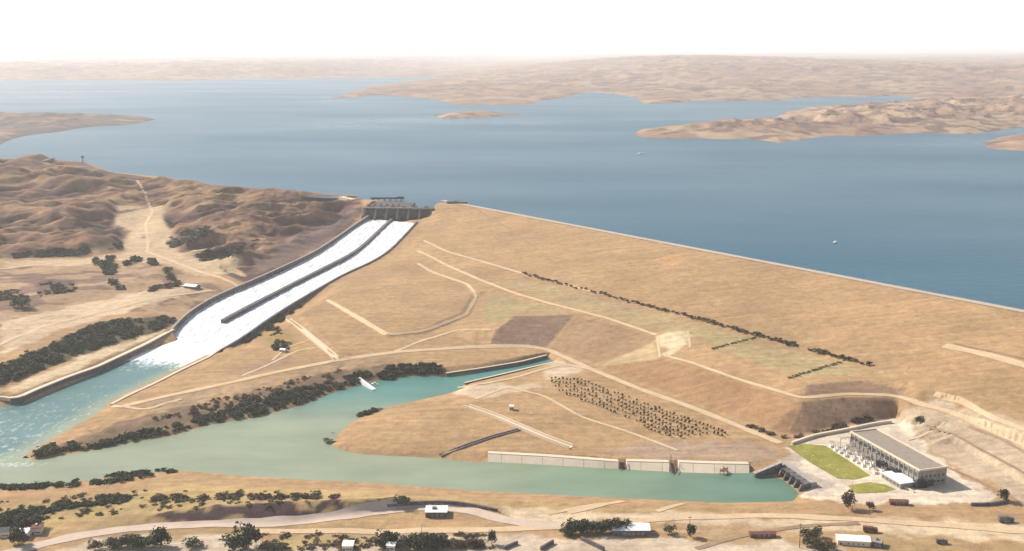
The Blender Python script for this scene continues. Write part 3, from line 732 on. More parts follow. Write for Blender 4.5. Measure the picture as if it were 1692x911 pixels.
foam = np.where(bm & (bd > 2), np.clip(0.86 - (fd + 20 * (wr - .5) * 4) / 55 * 0.35, 0.215 + 0.06 * sstep(120, 320, fd), 0.75), 0)
tip = W(10, 768, 0); foam = np.maximum(foam, 0.36 * np.exp(-((RX - tip[0]) ** 2 / 60 ** 2 + (RY - tip[1]) ** 2 / 14 ** 2)))
river = link(grid_mesh('river', RX, RY, np.zeros_like(RX), {'silt': rc, 'foam': foam}, mat_river())); river['kind'] = 'structure'

# reservoir: bounded by the dam line, reaching the horizon
RES = mat_reservoir()
c0 = off(CR0, 30, 54); c1 = off(CR1 + (CR1 - CR0) * 1.2, 30, 54)
mb = MB(); a_ = W(540, 335, 54); gate_l, gate_r = (-292, 2138), (-168, 2126)
shore_in = [tuple(W(a, b, 54)[:2]) for a, b in [(-400, 252), (-150, 262), (0, 268), (80, 270), (140, 275), (175, 290), (210, 293), (260, 298), (320, 309), (400, 318), (500, 326), (560, 328), (600, 329)]]
poly = [(-60000, 90000), (-60000, 3300)] + shore_in + [gate_l, gate_r, (c0[0], c0[1]), (c1[0], c1[1]), (60000, c1[1]), (60000, 90000)]
r = delaunay_2d_cdt([Vector(p) for p in poly], [(i, (i + 1) % len(poly)) for i in range(len(poly))], [], 1, 1e-3)
mb.v = [(v.x, v.y, 54.0) for v in r[0]]; mb.f = [tuple(f) for f in r[2]]
mb.build('reservoir', RES)['kind'] = 'structure'

# ------------------------------------------------------------------ far shores
def landmass(name, poly_px, y0, y1, ny, hfun, x0f, x1f, nx, gy=1.0, base=54, colf=None):
    poly = [tuple(W(a, b, base)[:2]) for a, b in poly_px]
    t = np.linspace(0, 1, ny) ** gy; yy = y0 + (y1 - y0) * t
    uu = np.linspace(0, 1, nx)
    Y = np.repeat(yy[:, None], nx, 1); X = (x0f + (x1f - x0f) * uu)[None, :] * Y      # spacing widens with distance
    j = Y / 45
    JX = X + (fbm(X / j / 3, Y / j / 6, 4, 101) - 0.5) * j * 2.0; JY = Y + (fbm(X / j / 3, Y / j / 6, 4, 102) - 0.5) * j * 4
    m = inpoly(JX, JY, poly); d = dpoly(JX, JY, poly)
    s = np.where(m, d, -d)
    Zz = base + np.where(s > 0, hfun(X, Y, s), np.maximum(s * 0.08, -12))
    n1 = fbm(X / 260, Y / 260, 5, 111); n2 = fbm(X / 70, Y / 70, 4, 112)
    cc = np.zeros(X.shape + (3,)) + np.array((0.30, 0.185, 0.12)); cc = lerp(cc, (0.39, 0.265, 0.165), sstep(0.45, 0.62, n1)); cc = lerp(cc, (0.15, 0.10, 0.08), sstep(0.50, 0.62, n2) * 0.85)
    if colf is not None: cc = colf(cc, X, Y, s, n1, n2)
    kq = (s > -400).astype(float)
    kk = (np.maximum.reduce([s[:-1, :-1], s[1:, 1:], s[1:, :-1], s[:-1, 1:]]) > -j[:-1, :-1] * 1.0)
    o = link(grid_mesh(name, X, Y, Zz, cc, GROUND, kk)); o['kind'] = 'structure'; return o
def plateau(X, Y, s):
    rough = (ridged(X / 700, Y / 700, 5, 121) - 0.55) * 60 + (fbm(X / 150, Y / 150, 4, 122) - 0.5) * 26
    return np.clip(s * 0.06, 0, 6) + 105 * sstep(0, 4200, s) + 110 * sstep(0, 2500, s) * np.exp(-((X - 1800) / 3600) ** 2 - ((Y - 16500) / 5000) ** 2) + (fbm(X / 5200, Y / 5200, 3, 301) - 0.5) * 90 * sstep(1500, 7000, s) + rough * sstep(0, 700, s) + 8 * sstep(0, 60, s) * 0.5
landmass('hills', [(560, 163), (640, 157), (690, 160), (735, 166), (770, 172), (830, 174), (872, 172), (885, 166), (935, 160), (960, 152), (1000, 155), (1035, 160), (1060, 172), (1105, 171), (1160, 167), (1260, 169), (1310, 165), (1400, 161), (1500, 158), (1540, 166), (2300, 170), (6000, 180), (4500, 84.5), (1000, 84.5), (860, 92), (780, 112), (700, 132), (640, 142), (600, 150)], 6000, 60000, 420, plateau, -0.32, 0.62, 560, gy=2.0)
def low(X, Y, s):
    return np.clip(s * 0.10, 0, 9) + ((ridged(X / 240, Y / 240, 5, 131) - 0.48) * 66 + (fbm(X / 60, Y / 60, 4, 132) - 0.4) * 24) * sstep(10, 420, s) + np.clip(s * 0.02, 0, 14)
landmass('hills', [(1030, 221), (1060, 213), (1130, 208), (1200, 203), (1265, 198), (1295, 190), (1320, 183), (1400, 176), (1480, 170), (1550, 166), (1700, 162), (2600, 170), (2600, 205), (1692, 211), (1600, 218), (1500, 221), (1400, 226), (1340, 233), (1290, 238), (1220, 232), (1120, 229), (1060, 228)], 3500, 8200, 380, low, 0.05, 0.62, 620, gy=1.2)
landmass('hills', [(1618, 233), (1650, 226), (1720, 220), (2400, 215), (2400, 262), (1720, 252), (1650, 246), (1625, 240)], 3000, 4600, 160, low, 0.38, 0.62, 240)
landmass('island', [(722, 191), (760, 187), (800, 185), (835, 187), (852, 190), (820, 193), (770, 195), (735, 194)], 4800, 6200, 90, lambda X, Y, s: np.clip(s * 0.12, 0, 12) + fbm(X / 40, Y / 40, 3, 1) * 5, -0.09, 0.03, 160)
def dk(cc, X, Y, s, n1, n2): return lerp(lerp(cc, (0.13, 0.11, 0.10), sstep(0.30, 0.46, n2) * 0.9), (0.10, 0.09, 0.085), sstep(90, 20, s) * 0.7)
landmass('hills', [(250, 197), (215, 192), (170, 190), (120, 187), (60, 185), (0, 184), (-200, 182), (-900, 186), (-900, 262), (-100, 248), (0, 240), (20, 232), (60, 223), (100, 216), (150, 211), (200, 206)], 3600, 6000, 220, lambda X, Y, s: np.clip(s * 0.10, 0, 9) + ((ridged(X / 240, Y / 240, 5, 141) - 0.45) * 36 + (fbm(X / 50, Y / 50, 4, 142) - 0.35) * 14) * sstep(10, 300, s), -0.62, -0.28, 260, colf=dk)
landmass('hills', [(-900, 131), (-100, 132), (80, 131), (180, 133), (300, 134), (420, 130), (520, 131), (640, 128), (700, 128), (760, 118), (900, 100), (950, 88), (-900, 88)], 10500, 60000, 200, lambda X, Y, s: 40 * sstep(0, 2500, s) + (ridged(X / 1600, Y / 1600, 5, 151) - 0.4) * 170 * sstep(0, 2500, s), -0.75, 0.12, 320, gy=1.7)

# ------------------------------------------------------------------ haze
hz = MB().box(-62000, 62000, -3000, 92000, -8, 365).build('haze', bpy.data.materials.new('haze'))
hm_ = hz.data.materials[0]; hm_.use_nodes = True; nt = hm_.node_tree
for n in list(nt.nodes): nt.nodes.remove(n)
vo = nt.nodes.new('ShaderNodeVolumePrincipled'); oo = nt.nodes.new('ShaderNodeOutputMaterial')
vo.inputs['Color'].default_value = (0.99, 0.99, 0.99, 1); vo.inputs['Density'].default_value = 0.000043; vo.inputs['Anisotropy'].default_value = 0.3
nt.links.new(vo.outputs[0], oo.inputs['Volume']); hz['kind'] = 'stuff'

# @@OBJECTS@@
# ================================================================== OBJECTS
def T(o, par):                       # child built in world coordinates under an un-rotated thing
    o.parent = par; o.location = -par.location; return o
def yaw(a, b): return math.atan2(b[1] - a[1], b[0] - a[0])

# ------------------------------------------------------------------ spillway
A_ = W(604, 345, 56); B_ = W(713, 346, 56)
ga = yaw(A_, B_); glen = float(np.hypot(*(B_ - A_)[:2]))
spill = thing('spillway', 'six gated concrete spillway with twin chutes of white water running down beside the earth dam', 'spillway', (A_[0], A_[1], 30))
def loc(x, y): return (A_[0] + x * math.cos(ga) - y * math.sin(ga), A_[1] + x * math.sin(ga) + y * math.cos(ga))
bay = glen / 6
def rbox(name, mat, x0, x1, y0, y1, z0, z1, par=spill, taper=0):
    return T(MB().box(x0, x1, y0, y1, z0, z1, ga, A_, taper).build(name, mat), par)
def pier_mesh(x):
    mb = MB(); prof = [(14, 34), (-26, 32), (-26, 41), (-14, 50), (-8, 56.5), (12, 56.5), (14, 54)]
    n = len(prof); h = 1.9
    vs = [(*loc(x - h, y), z) for y, z in prof] + [(*loc(x + h, y), z) for y, z in prof]
    mb.add(vs, [tuple(range(n)), tuple(range(2 * n - 1, n - 1, -1))] + [(i, n + i, n + (i + 1) % n, (i + 1) % n) for i in range(n)])
    return mb
for k in range(7): T(pier_mesh(k * bay).build('pier', CONCM), spill)
for k in range(6):
    mb = MB(); x0, x1 = k * bay + 1.95, (k + 1) * bay - 1.95; R_ = 16
    for i in range(9):
        a = math.radians(-35 + i * 8.5); mb.v += [(*loc(x0, -8 + 12 - R_ * math.cos(a) + 6), 47 + R_ * math.sin(a) * .8), (*loc(x1, -8 + 12 - R_ * math.cos(a) + 6), 47 + R_ * math.sin(a) * .8)]
    mb.f = [(2 * i, 2 * i + 1, 2 * i + 3, 2 * i + 2) for i in range(8)]
    g = T(mb.build('gate', STEEL), spill)
    for xx in (x0 + 2.5, x1 - 2.5):
        a = MB(); 
        for zz in (41, 47, 53): a.tube((*loc(xx, -1), zz), (*loc(xx, -15), 45), 0.45, n=6)
        r_ = a.build('strut', STEEL); r_.parent = g
rbox('bridge_deck', CONCM, -4, glen + 4, -4, 8, 56.6, 58.0)
rbox('parapet', CONCP, -4, glen + 4, -4.2, -3.6, 58.05, 59.3); rbox('parapet', CONCP, -4, glen + 4, 7.5, 8.1, 58.05, 59.3)
for k in range(6): rbox('hoist_housing', CONCD, (k + .3) * bay, (k + .7) * bay, 0.2, 5, 58.05, 61, taper=0.3)
def floor_ribbon(name, L, R, mat, dz, par=None, cross=8, w0=0.0, w1=1.0, wavy=0.0, ext=None):
    L = resample(L, 8); n = len(L); t = np.linspace(0, 1, n)
    R = resample(R, 1); R = R[np.linspace(0, len(R) - 1, n).astype(int)]
    mb = MB()
    for i in range(n):
        for k in range(cross + 1):
            u = w0 + (w1 - w0) * k / cross; p = L[i] * (1 - u) + R[i] * u
            zz = min(L[i][2], R[i][2]) * .5 + max(L[i][2], R[i][2]) * .5
            mb.v.append((p[0], p[1], zz + dz + wavy * (random.random() - .5)))
    for i in range(n - 1):
        for k in range(cross): a = i * (cross + 1) + k; mb.f.append((a, a + cross + 1, a + cross + 2, a + 1))
    o = mb.build(name, mat, None, True)
    if par is not None: T(o, par)
    return o
floor_ribbon('chute_floor', LW, RW, CONC, -0.6, spill)
ww = floor_ribbon('white_water', LW, RW, mat_white(), 0.9, None, cross=30, w0=0.004, w1=0.996, wavy=0.9); ww['kind'] = 'structure'
def offl(P, d):
    N = normals2(P); 
    if N[0, 0] > 0: N = -N
    Q = np.array(P, float).copy(); Q[:, 0] += N[:, 0] * d; Q[:, 1] += N[:, 1] * d; return Q
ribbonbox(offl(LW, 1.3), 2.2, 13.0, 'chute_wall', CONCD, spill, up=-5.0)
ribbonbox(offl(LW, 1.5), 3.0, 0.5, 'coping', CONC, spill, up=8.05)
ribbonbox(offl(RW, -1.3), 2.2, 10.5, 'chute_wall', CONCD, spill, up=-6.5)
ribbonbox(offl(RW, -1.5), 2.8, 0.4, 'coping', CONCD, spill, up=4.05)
ribbonbox(MW, 5.5, 9.0, 'divider_wall', CONCD, spill, up=-4)
# stilling basin walls
def wall_thing(name, label, cat, line, w, h, mat, up=0.0, coping=None, capmat=None, group=None, step=8, sm=1):
    P = smooth_line(np.array(line, float), sm, step); t = thing(name, label, cat, tuple(P[0]), group=group)
    ribbonbox(P, w, h, 'wall_body', mat, t, up=up)
    if coping: ribbonbox(P, w + 0.5, coping, 'coping', capmat or CONC, t, up=up + h + 0.01)
    return t
wl_ = [LW[-1] * [1, 1, 0] + [0, 0, -4]] + [W(a, b, 0) * [1, 1, 0] + [0, 0, -4] for a, b in [(242, 577), (200, 597), (160, 616), (114, 632), (60, 654), (30, 668), (18, 668)]]
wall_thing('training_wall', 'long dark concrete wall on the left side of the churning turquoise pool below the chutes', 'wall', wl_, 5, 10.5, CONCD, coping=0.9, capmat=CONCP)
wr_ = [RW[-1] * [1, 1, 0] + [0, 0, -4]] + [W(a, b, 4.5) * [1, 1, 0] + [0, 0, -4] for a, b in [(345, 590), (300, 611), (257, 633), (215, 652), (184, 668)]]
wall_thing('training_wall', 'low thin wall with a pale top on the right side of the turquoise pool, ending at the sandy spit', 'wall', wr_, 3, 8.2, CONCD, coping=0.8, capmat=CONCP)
e0 = W(5, 657, 6)
wall_thing('wing_wall', 'short pale wall running left from the end of the dark pool wall', 'wall', [W(22, 664, 2.5), W(0, 660, 3), W(-60, 664, 3)], 2.5, 3.5, CONCP, coping=0.4, capmat=CONCP)

# service bridge and control block by the reservoir
p0, p1 = W(612, 328.5, 58), W(668, 328.5, 58)
sb = thing('service_bridge', 'dark intake platform on posts reaching over the reservoir behind the spillway gates', 'bridge', tuple(p0)); ra = yaw(p0, p1); Ls = float(np.hypot(*(p1 - p0)[:2]))
T(MB().box(0, Ls, -5, 5, 57.4, 58.8, ra, p0).build('deck', CONCD), sb)
for k in range(6):
    x = Ls * (k + .5) / 6; T(MB().tube((p0[0] + x * math.cos(ra), p0[1] + x * math.sin(ra), 40), (p0[0] + x * math.cos(ra), p0[1] + x * math.sin(ra), 57.4), 1.3).build('post', CONCD), sb)
T(MB().box(Ls * .78, Ls * .98, -4, 4, 58.85, 62.5, ra, p0).build('hoist_house', STEEL), sb)
T(MB().box(0, Ls, -5.1, -4.8, 58.82, 60, ra, p0).build('railing', STEEL), sb); T(MB().box(0, Ls, 4.8, 5.1, 58.82, 60, ra, p0).build('railing', STEEL), sb)
# deck between the bridge and the gates
apr = thing('approach_deck', 'grey concrete deck between the spillway gates and the intake platform', 'deck', (*loc(0, 8), 55))
T(MB().box(4, glen * .66, 8.5, 82, 40, 57.2, ga, A_).build('slab', CONCM), apr)
for k in range(5): T(MB().box(8 + k * 12, 11 + k * 12, 14, 52, 57.25, 59.2, ga, A_, 0.4).build('stoplog_stack', CONCD), apr)

def house(label, pl, pr, depth, h, rh=2.0, roofm=None, wallm=None, name='house', cat='house', group=None, flat=False, over=0.5, win=3, zadd=0.0):
    "front wall foot runs from ground pixel pl to pr; roof, door and windows are parts"
    a = G(*pl); b = G(*pr); z0 = min(a[2], b[2]) + zadd; r = yaw(a, b); w = float(np.hypot(*(b - a)[:2])); roofm = roofm or WHITE; wallm = wallm or PLASTER
    t = thing(name, label, cat, (a[0], a[1], z0), r, group)
    MB().box(0, w, 0, depth, -3, h).build('wall', wallm, t)
    if flat:
        MB().box(-over, w + over, -over, depth + over, h + .01, h + 0.5).build('roof', roofm, t)
        MB().box(w * .3, w * .5, depth * .4, depth * .7, h + .51, h + 1.6).build('roof_box', wallm, t)
    else:
        MB().prism([(-over, h + .01), (depth / 2, h + rh), (depth + over, h + .01), (depth / 2, h + rh - .35)], -over, w + over).build('roof', roofm, t)
    MB().box(w * .08, w * .08 + 1.1, -.08, .0, 0, 2.1).build('door', STEEL, t)
    for k in range(win):
        x = w * (.3 + .6 * k / max(1, win)); f = MB().box(x, x + 1.6, -.09, .0, 1.0, 2.3).build('window', WHITE, t); MB().box(x + .15, x + 1.45, -.13, -.09, 1.15, 2.15).build('pane', GLASS, f)
    return t
house('low dark flat roofed hut on the dam crest just right of the spillway gates', (738, 337), (770, 338), 10, 4, flat=True, roofm=CONCD, wallm=CONCD, name='control_hut', cat='hut')
house('pale block beside the left end of the spillway gates', (560, 331), (580, 332), 12, 5, flat=True, roofm=CONCP, wallm=PLASTER, name='gatehouse', cat='building')
house('long dark shed on the shore at the far left of the reservoir', (58, 266), (90, 266), 12, 6, flat=True, roofm=CONCD, wallm=CONCD, name='shore_shed', cat='shed', zadd=1)
tw = G(137, 269); t = thing('tower', 'thin dark water tower on the reservoir shore at far left', 'tower', tuple(tw))
MB().tube((0, 0, -2), (0, 0, 14), 1.6, 1.2).build('shaft', CONCD, t); MB().tube((0, 0, 13), (0, 0, 18), 4.2, 4.2, 12).build('tank', CONCD, t); MB().tube((0, 0, 18.01), (0, 0, 19.5), 4.4, .4, 12).build('cap', CONCD, t)
house('pale roofed shed beside the chute, among dark bushes', (303, 476), (323, 479), 12, 4, 2.5, name='shed', cat='shed', roofm=WHITE, wallm=CONCD)

# ------------------------------------------------------------------ drains, pale channels, jetty
def channel(label, pts_, w=4.5, h=1.6, mat=CONCP, name='drain_channel', cat='channel', up=-0.4):
    P = resample(np.array([G(a, b) for a, b in pts_]), 8); t = thing(name, label, cat, tuple(P[0]))
    Q = offl(P, w / 2); R2 = offl(P, -w / 2)
    ribbonbox(Q, 0.9, h, 'side_wall', mat, t, up=up); ribbonbox(R2, 0.9, h, 'side_wall', mat, t, up=up)
    ribbonbox(P, w - 0.9, 0.5, 'bed', mat, t, up=up + .3); return t
channel('pale straight concrete drain stepping down from the chute wall to the track', [(476, 530), (500, 547), (530, 572), (556, 594)], 6, 3.2)
channel('pale concrete canal running diagonally down the peninsula to the quay', [(772, 673), (820, 690), (862, 708), (900, 724), (944, 741)], 6, 3.0)
channel('dark narrow ditch crossing from the canal down to the green river', [(727, 755), (765, 740), (810, 724), (858, 711)], 4, 1.5, mat=CONCD, name='ditch', cat='ditch')
wall_thing('retaining_wall', 'pale curved wall at the foot of the brown slope above the power station', 'wall', [G(a, b) for a, b in [(1308, 735), (1345, 722), (1400, 712), (1440, 703), (1472, 699)]], 2.2, 4.2, CONCP, up=-2.0, coping=.4, capmat=CONCP)
wall_thing('retaining_wall', 'dark toe wall on the bank where the green river narrows to a canal', 'wall', [W(a, b, 0) for a, b in [(738, 622), (800, 613), (860, 603), (903, 592)]], 2.0, 6.2, CONCD, up=-2.5, coping=.5, capmat=CONCP)
wall_thing('retaining_wall', 'low dark wall along the near side of the narrow canal', 'wall', [W(a, b, 1) for a, b in [(768, 635), (815, 624), (870, 611), (922, 599)]], 2.0, 3.0, CONCD, up=-1.5, coping=.4, capmat=CONCP)
# jetty with a white boat
a = W(592, 626, 3); b = W(618, 643, 1.2)
t = thing('jetty', 'white landing slip running down the bushy bank into the green inlet', 'jetty', (a[0], a[1], 0)); r = yaw(a, b); L = float(np.hypot(*(b - a)[:2]))
MB().add([(0, -2.4, -3), (L, -2.4, -3), (L, 2.4, -3), (0, 2.4, -3), (0, -2.4, 4.2), (L, -2.4, .9), (L, 2.4, .9), (0, 2.4, 4.2)], [(3, 2, 1, 0), (4, 5, 6, 7), (0, 1, 5, 4), (1, 2, 6, 5), (2, 3, 7, 6), (3, 0, 4, 7)]).build('ramp', WHITE, t)
for yy in (-2.2, 2.2):
    MB().tube((0, yy, 5.2), (L, yy, 1.9), .12, n=5).build('handrail', STEEL, t)
t.rotation_euler.z = r
def boat(label, px, py, z, rz, L=9, group=None):
    p = W(px, py, z); t = thing('boat', label, 'boat', tuple(p), rz, group); mb = MB()
    secs = [(-L / 2, .75), (-L / 4, 1), (0, 1), (L / 4, .8), (L / 2, .05)]; w = L * .16
    for x, s in secs: mb.v += [(x, -w * s, 1.1 + .2 * abs(x) / L), (x, -w * s * .55, -.3), (x, w * s * .55, -.3), (x, w * s, 1.1 + .2 * abs(x) / L)]
    for i in range(4):
        a = 4 * i
        for k in range(3): mb.f.append((a + k, a + k + 4, a + k + 5, a + k + 1))
        mb.f.append((a + 3, a + 7, a + 4, a))
    mb.f += [(0, 1, 2, 3), (16, 19, 18, 17)]
    mb.build('hull', WHITE, t); MB().box(-L * .25, L * .1, -w * .6, w * .6, 1.25, 2.7, taper=.2).build('cabin', WHITE, t); MB().box(-L * .2, L * .102, -w * .62, w * .62, 1.8, 2.3).build('window', GLASS, t)
    return t
boat('small white boat moored beside the landing slip', 620, 636, 0, -.4, 9)
boat('tiny white boat on open water below the tip of the far peninsula', 1060, 254, 54, .3, 26)
boat('tiny white boat on the deep blue water near the dam', 1380, 401, 54, 1.0, 14)

# ------------------------------------------------------------------ quay revetment
def quay(label, top, bot, group=None):
    "sloping concrete facing with joints, between the bank top line and the water line"
    tp = resample(np.array([W(a, b, 4.6) for a, b in top]), 6); bt = np.array([W(a, b, -1.0) for a, b in bot]); bt = np.stack([np.interp(np.linspace(0, 1, len(tp)), np.linspace(0, 1, len(resample(bt, 3))), resample(bt, 3)[:, k]) for k in range(3)], 1)
    t = thing('revetment', label, 'embankment', tuple(tp[0])); mb = MB(); n = len(tp)
    for p, q in zip(tp, bt): mb.v += [tuple(p), tuple(q), (q[0], q[1], -4), (p[0], p[1] + 7, p[2]), (p[0], p[1] + 7, -4)]
    for i in range(n - 1):
        a = 5 * i; b2 = a + 5
        mb.f += [(a, a + 1, b2 + 1, b2), (a + 1, a + 2, b2 + 2, b2 + 1), (a + 3, a, b2, b2 + 3), (a + 4, a + 3, b2 + 3, b2 + 4)]
    mb.f += [(0, 3, 4, 2, 1)]; e = 5 * (n - 1); mb.f += [(e + 1, e + 2, e + 4, e + 3, e)]
    T(mb.build('facing', CONCP), t)
    for i in range(2, n - 1, 3):
        p, q = tp[i], bt[i]; T(MB().add([(p[0] - .2, p[1], p[2] + .06), (p[0] + .2, p[1], p[2] + .06), (q[0] + .2, q[1], q[2] + .06), (q[0] - .2, q[1], q[2] + .06)], [(0, 3, 2, 1)]).build('joint', CONC), t)
    ribbonbox(tp + [0, 1, 0], 1.6, .5, 'coping', CONCP, t, up=.02); return t
quay('long pale sloping concrete river facing left of the brown steps', [(806, 750), (900, 755), (1022, 764)], [(806, 766), (900, 771), (1022, 778)])
quay('pale sloping concrete river facing between the brown steps and the mooring frame', [(1036, 763), (1070, 764), (1106, 765)], [(1036, 779), (1070, 781), (1106, 783)])
quay('pale sloping concrete river facing right of the mooring frame', [(1122, 765), (1180, 767), (1238, 768)], [(1122, 784), (1180, 786), (1238, 785)])
def steps(label, px, py0, py1, w, name='steps', mat=RUST):
    a = W(px, py0, 4.8); b = W(px, py1, -.5); t = thing(name, label, 'stairs', tuple(b)); n = 9; mb = MB()
    for i in range(n):
        y0 = a[1] + (b[1] - a[1]) * (i + 1) / n; mb.box(b[0] - w / 2, b[0] + w / 2, y0, a[1] + 1, -4, a[2] - (i + .6) * (a[2] + 1) / n)
    T(mb.build('treads', mat), t)
    for s in (-1, 1): T(MB().tube((b[0] + s * w / 2, a[1], 6), (b[0] + s * w / 2, b[1], 1.5), .35, n=6).build('rail', STEEL), t)
steps('dark brown steps down the pale river facing to the water', 1029, 763, 778, 5)
steps('brown framed landing steps by the pole on the pale river facing', 1114, 765, 786, 4)
p = W(1112, 768, 3); t = thing('mooring_frame', 'thin brown post frame standing on the pale river facing', 'post', tuple(p))
for x in (-2, 2.5): MB().tube((x, 0, -3), (x, 0, 9 if x < 0 else 5), .3, n=6).build('post', RUST, t)
MB().tube((-2, 0, 4), (2.5, 0, 4), .25, n=6).build('beam', RUST, t)
p = W(1198, 775, 3); t = thing('landing_stage', 'small dark landing stage low on the pale river facing at its right end', 'landing', tuple(p), -.6)
MB().box(-1.5, 2.5, -8, 1, .2, .7).build('deck', RUST, t)
for x, y in ((-1.2, -7.5), (2.2, -7.5), (-1.2, 0), (2.2, 0)): MB().tube((x, y, -5), (x, y, 2.5), .3, n=6).build('post', RUST, t)

# ------------------------------------------------------------------ tailrace outlets
q0 = W(1290, 781, 0); q1 = W(1332, 811, 0); r = yaw(q0, q1); L = float(np.hypot(*(q1 - q0)[:2]))
tr_ = thing('tailrace_outlet', 'row of dark arched turbine outlets at the right end of the green tailrace', 'outlet', (q0[0], q0[1], 0), r)
n = 5; bw_ = L / n
for k in range(n + 1):
    x = k * bw_; mb = MB(); mb.prism([(-7, -4), (-7, 2), (-5, 6), (5, 6.8), (5, -4)], x - .9, x + .9); mb.build('pier', CONCD, tr_)
for k in range(n):
    x0, x1 = k * bw_ + .95, (k + 1) * bw_ - .95; mb = MB(); R2 = (x1 - x0) / 2; xc = (x0 + x1) / 2
    prof = [(x0, 6.2)] + [(xc - R2 * math.cos(math.pi * i / 10), 2 + R2 * .9 * math.sin(math.pi * i / 10)) for i in range(11)] + [(x1, 6.2)]
    m_ = len(prof); vs = [(x, -4.5, z) for x, z in prof] + [(x, 4, z) for x, z in prof]
    mb.add(vs, [tuple(range(m_)), tuple(range(2 * m_ - 1, m_ - 1, -1))] + [(i, m_ + i, m_ + (i + 1) % m_, (i + 1) % m_) for i in range(m_)]); mb.build('arch', CONCD, tr_)
    g = MB().box(x0, x1, 3, 3.4, -4, 5).build('screen', STEEL, tr_)
    MB().tube((xc, -5.5, 6.4), (xc, -5.5, 8.6), 2.0, 1.6, 10).build('hood', STEEL, tr_)
MB().box(-1, L + 1, 4.05, 9, -4, 7.0).build('deck', CONC, tr_)
a = W(1246, 789, 0); b = q0
w_ = thing('wing_wall', 'dark triangular wing wall leading to the turbine outlets', 'wall', (a[0], a[1], 0), yaw(a, b)); L2 = float(np.hypot(*(b - a)[:2]))
MB().add([(0, -1.5, -4), (L2, -1.5, -4), (L2, 1.5, -4), (0, 1.5, -4), (0, -1.5, 3.5), (L2, -1.5, 9.5), (L2, 1.5, 9.5), (0, 1.5, 3.5)], [(3, 2, 1, 0), (4, 5, 6, 7), (0, 1, 5, 4), (1, 2, 6, 5), (2, 3, 7, 6), (3, 0, 4, 7)]).build('wall_body', CONCD, w_)
MB().add([(0, -1.8, 3.55), (L2, -1.8, 9.55), (L2, 1.8, 9.55), (0, 1.8, 3.55), (0, -1.8, 4.0), (L2, -1.8, 10.0), (L2, 1.8, 10.0), (0, 1.8, 4.0)], [(3, 2, 1, 0), (4, 5, 6, 7), (0, 1, 5, 4), (1, 2, 6, 5), (2, 3, 7, 6), (3, 0, 4, 7)]).build('coping', CONC, w_)

# ------------------------------------------------------------------ power station
HH = 15.0
f0 = W(1519.5, 778, 3 + HH); f1 = W(1406, 714, 3 + HH); f2 = W(1561.5, 770, 3 + HH)
PL = float(np.hypot(*(f1 - f0)[:2])); PW = 27.0; pr_ = yaw(f0, f1) - math.pi / 2
ph = thing('power_station', 'long grey power station hall with pale roof edges at the foot of the dam', 'building', (f0[0], f0[1], 3), pr_)
MB().box(0, PW, 0, PL, -3, HH - .6).build('wall', WALLG, ph)
MB().box(.8, PW - .8, .8, PL - .8, HH - .55, HH - .1).build('roof', ROOF, ph)
for x0, x1, y0, y1 in ((-.5, .75, -.5, PL + .5), (PW - .75, PW + .5, -.5, PL + .5), (.8, PW - .8, -.5, .75), (.8, PW - .8, PL - .75, PL + .5)):
    MB().box(x0, x1, y0, y1, HH - .55, HH + .9).build('parapet', CONCP, ph)
for k in range(0):
    y = PL * (k + .5) / 8; o = MB().box(PW * .45, PW * .55, y - 2, y + 2, HH - .05, HH + 1.1, taper=.2).build('roof_vent', WALLG, ph)
nb = 15
for k in range(nb + 1): y = 1 + (PL - 2) * k / nb; MB().box(-.6, -.02, y - .4, y + .4, 0, HH - .7).build('pilaster', CONC, ph)
for k in range(nb):
    y0 = 1 + (PL - 2) * k / nb + .8; y1 = 1 + (PL - 2) * (k + 1) / nb - .8
    f = MB().box(-.2, -.01, y0, y1, 8.5, 12.6).build('window', CONC, ph); MB().box(-.26, -.21, y0 + .25, y1 - .25, 8.8, 12.3).build('pane', GLASS, f)
for k in range(6):
    x = 1.5 + k * 4.1
    for z0, z1 in ((2.5, 5.2), (7.5, 10.5)):
        f = MB().box(x, x + 2.8, -.2, -.01, z0, z1).build('window', CONC, ph); MB().box(x + .25, x + 2.55, -.26, -.21, z0 + .25, z1 - .25).build('pane', GLASS, f)
d = MB().box(9, 14.5, -.35, -.27, 0, 6).build('door', STEEL, ph)
lx = lambda x, y: (f0[0] + x * math.cos(pr_) - y * math.sin(pr_), f0[1] + x * math.sin(pr_) + y * math.cos(pr_))
# annex and platform
an = thing('annex', 'low white roofed annex below the near left corner of the power station', 'building', (*lx(-16, 2), 3), pr_)
MB().box(0, 15, 0, 26, -1, 4.2).build('wall', WALLG, an); MB().box(-.4, 15.2, -.4, 26.4, 4.25, 4.9).build('roof', WHITE, an)
for k in range(5): f = MB().box(-.12, -.01, 2 + k * 5, 4.6 + k * 5, 1.2, 3).build('window', CONC, an); MB().box(-.16, -.13, 2.2 + k * 5, 4.4 + k * 5, 1.4, 2.8).build('pane', GLASS, f)
gal = thing('cable_gallery', 'low grey gallery running along the left wall of the power station', 'gallery', (*lx(-4.6, 66), 3), pr_)
MB().box(0, 3.9, 0, PL - 68, -1, 3.2).build('wall', WALLG, gal); MB().box(-.3, 3.95, -.3, PL - 67.7, 3.25, 3.7).build('roof', ROOF, gal)
pw = wall_thing('yard_wall', 'low pale wall between the lawn and the transformer yard', 'wall', [G(a, b) for a, b in [(1372, 737), (1410, 760), (1450, 783), (1490, 806), (1510, 815)]], .9, 2.2, CONCP, up=-.8, coping=.2, capmat=CONCP)
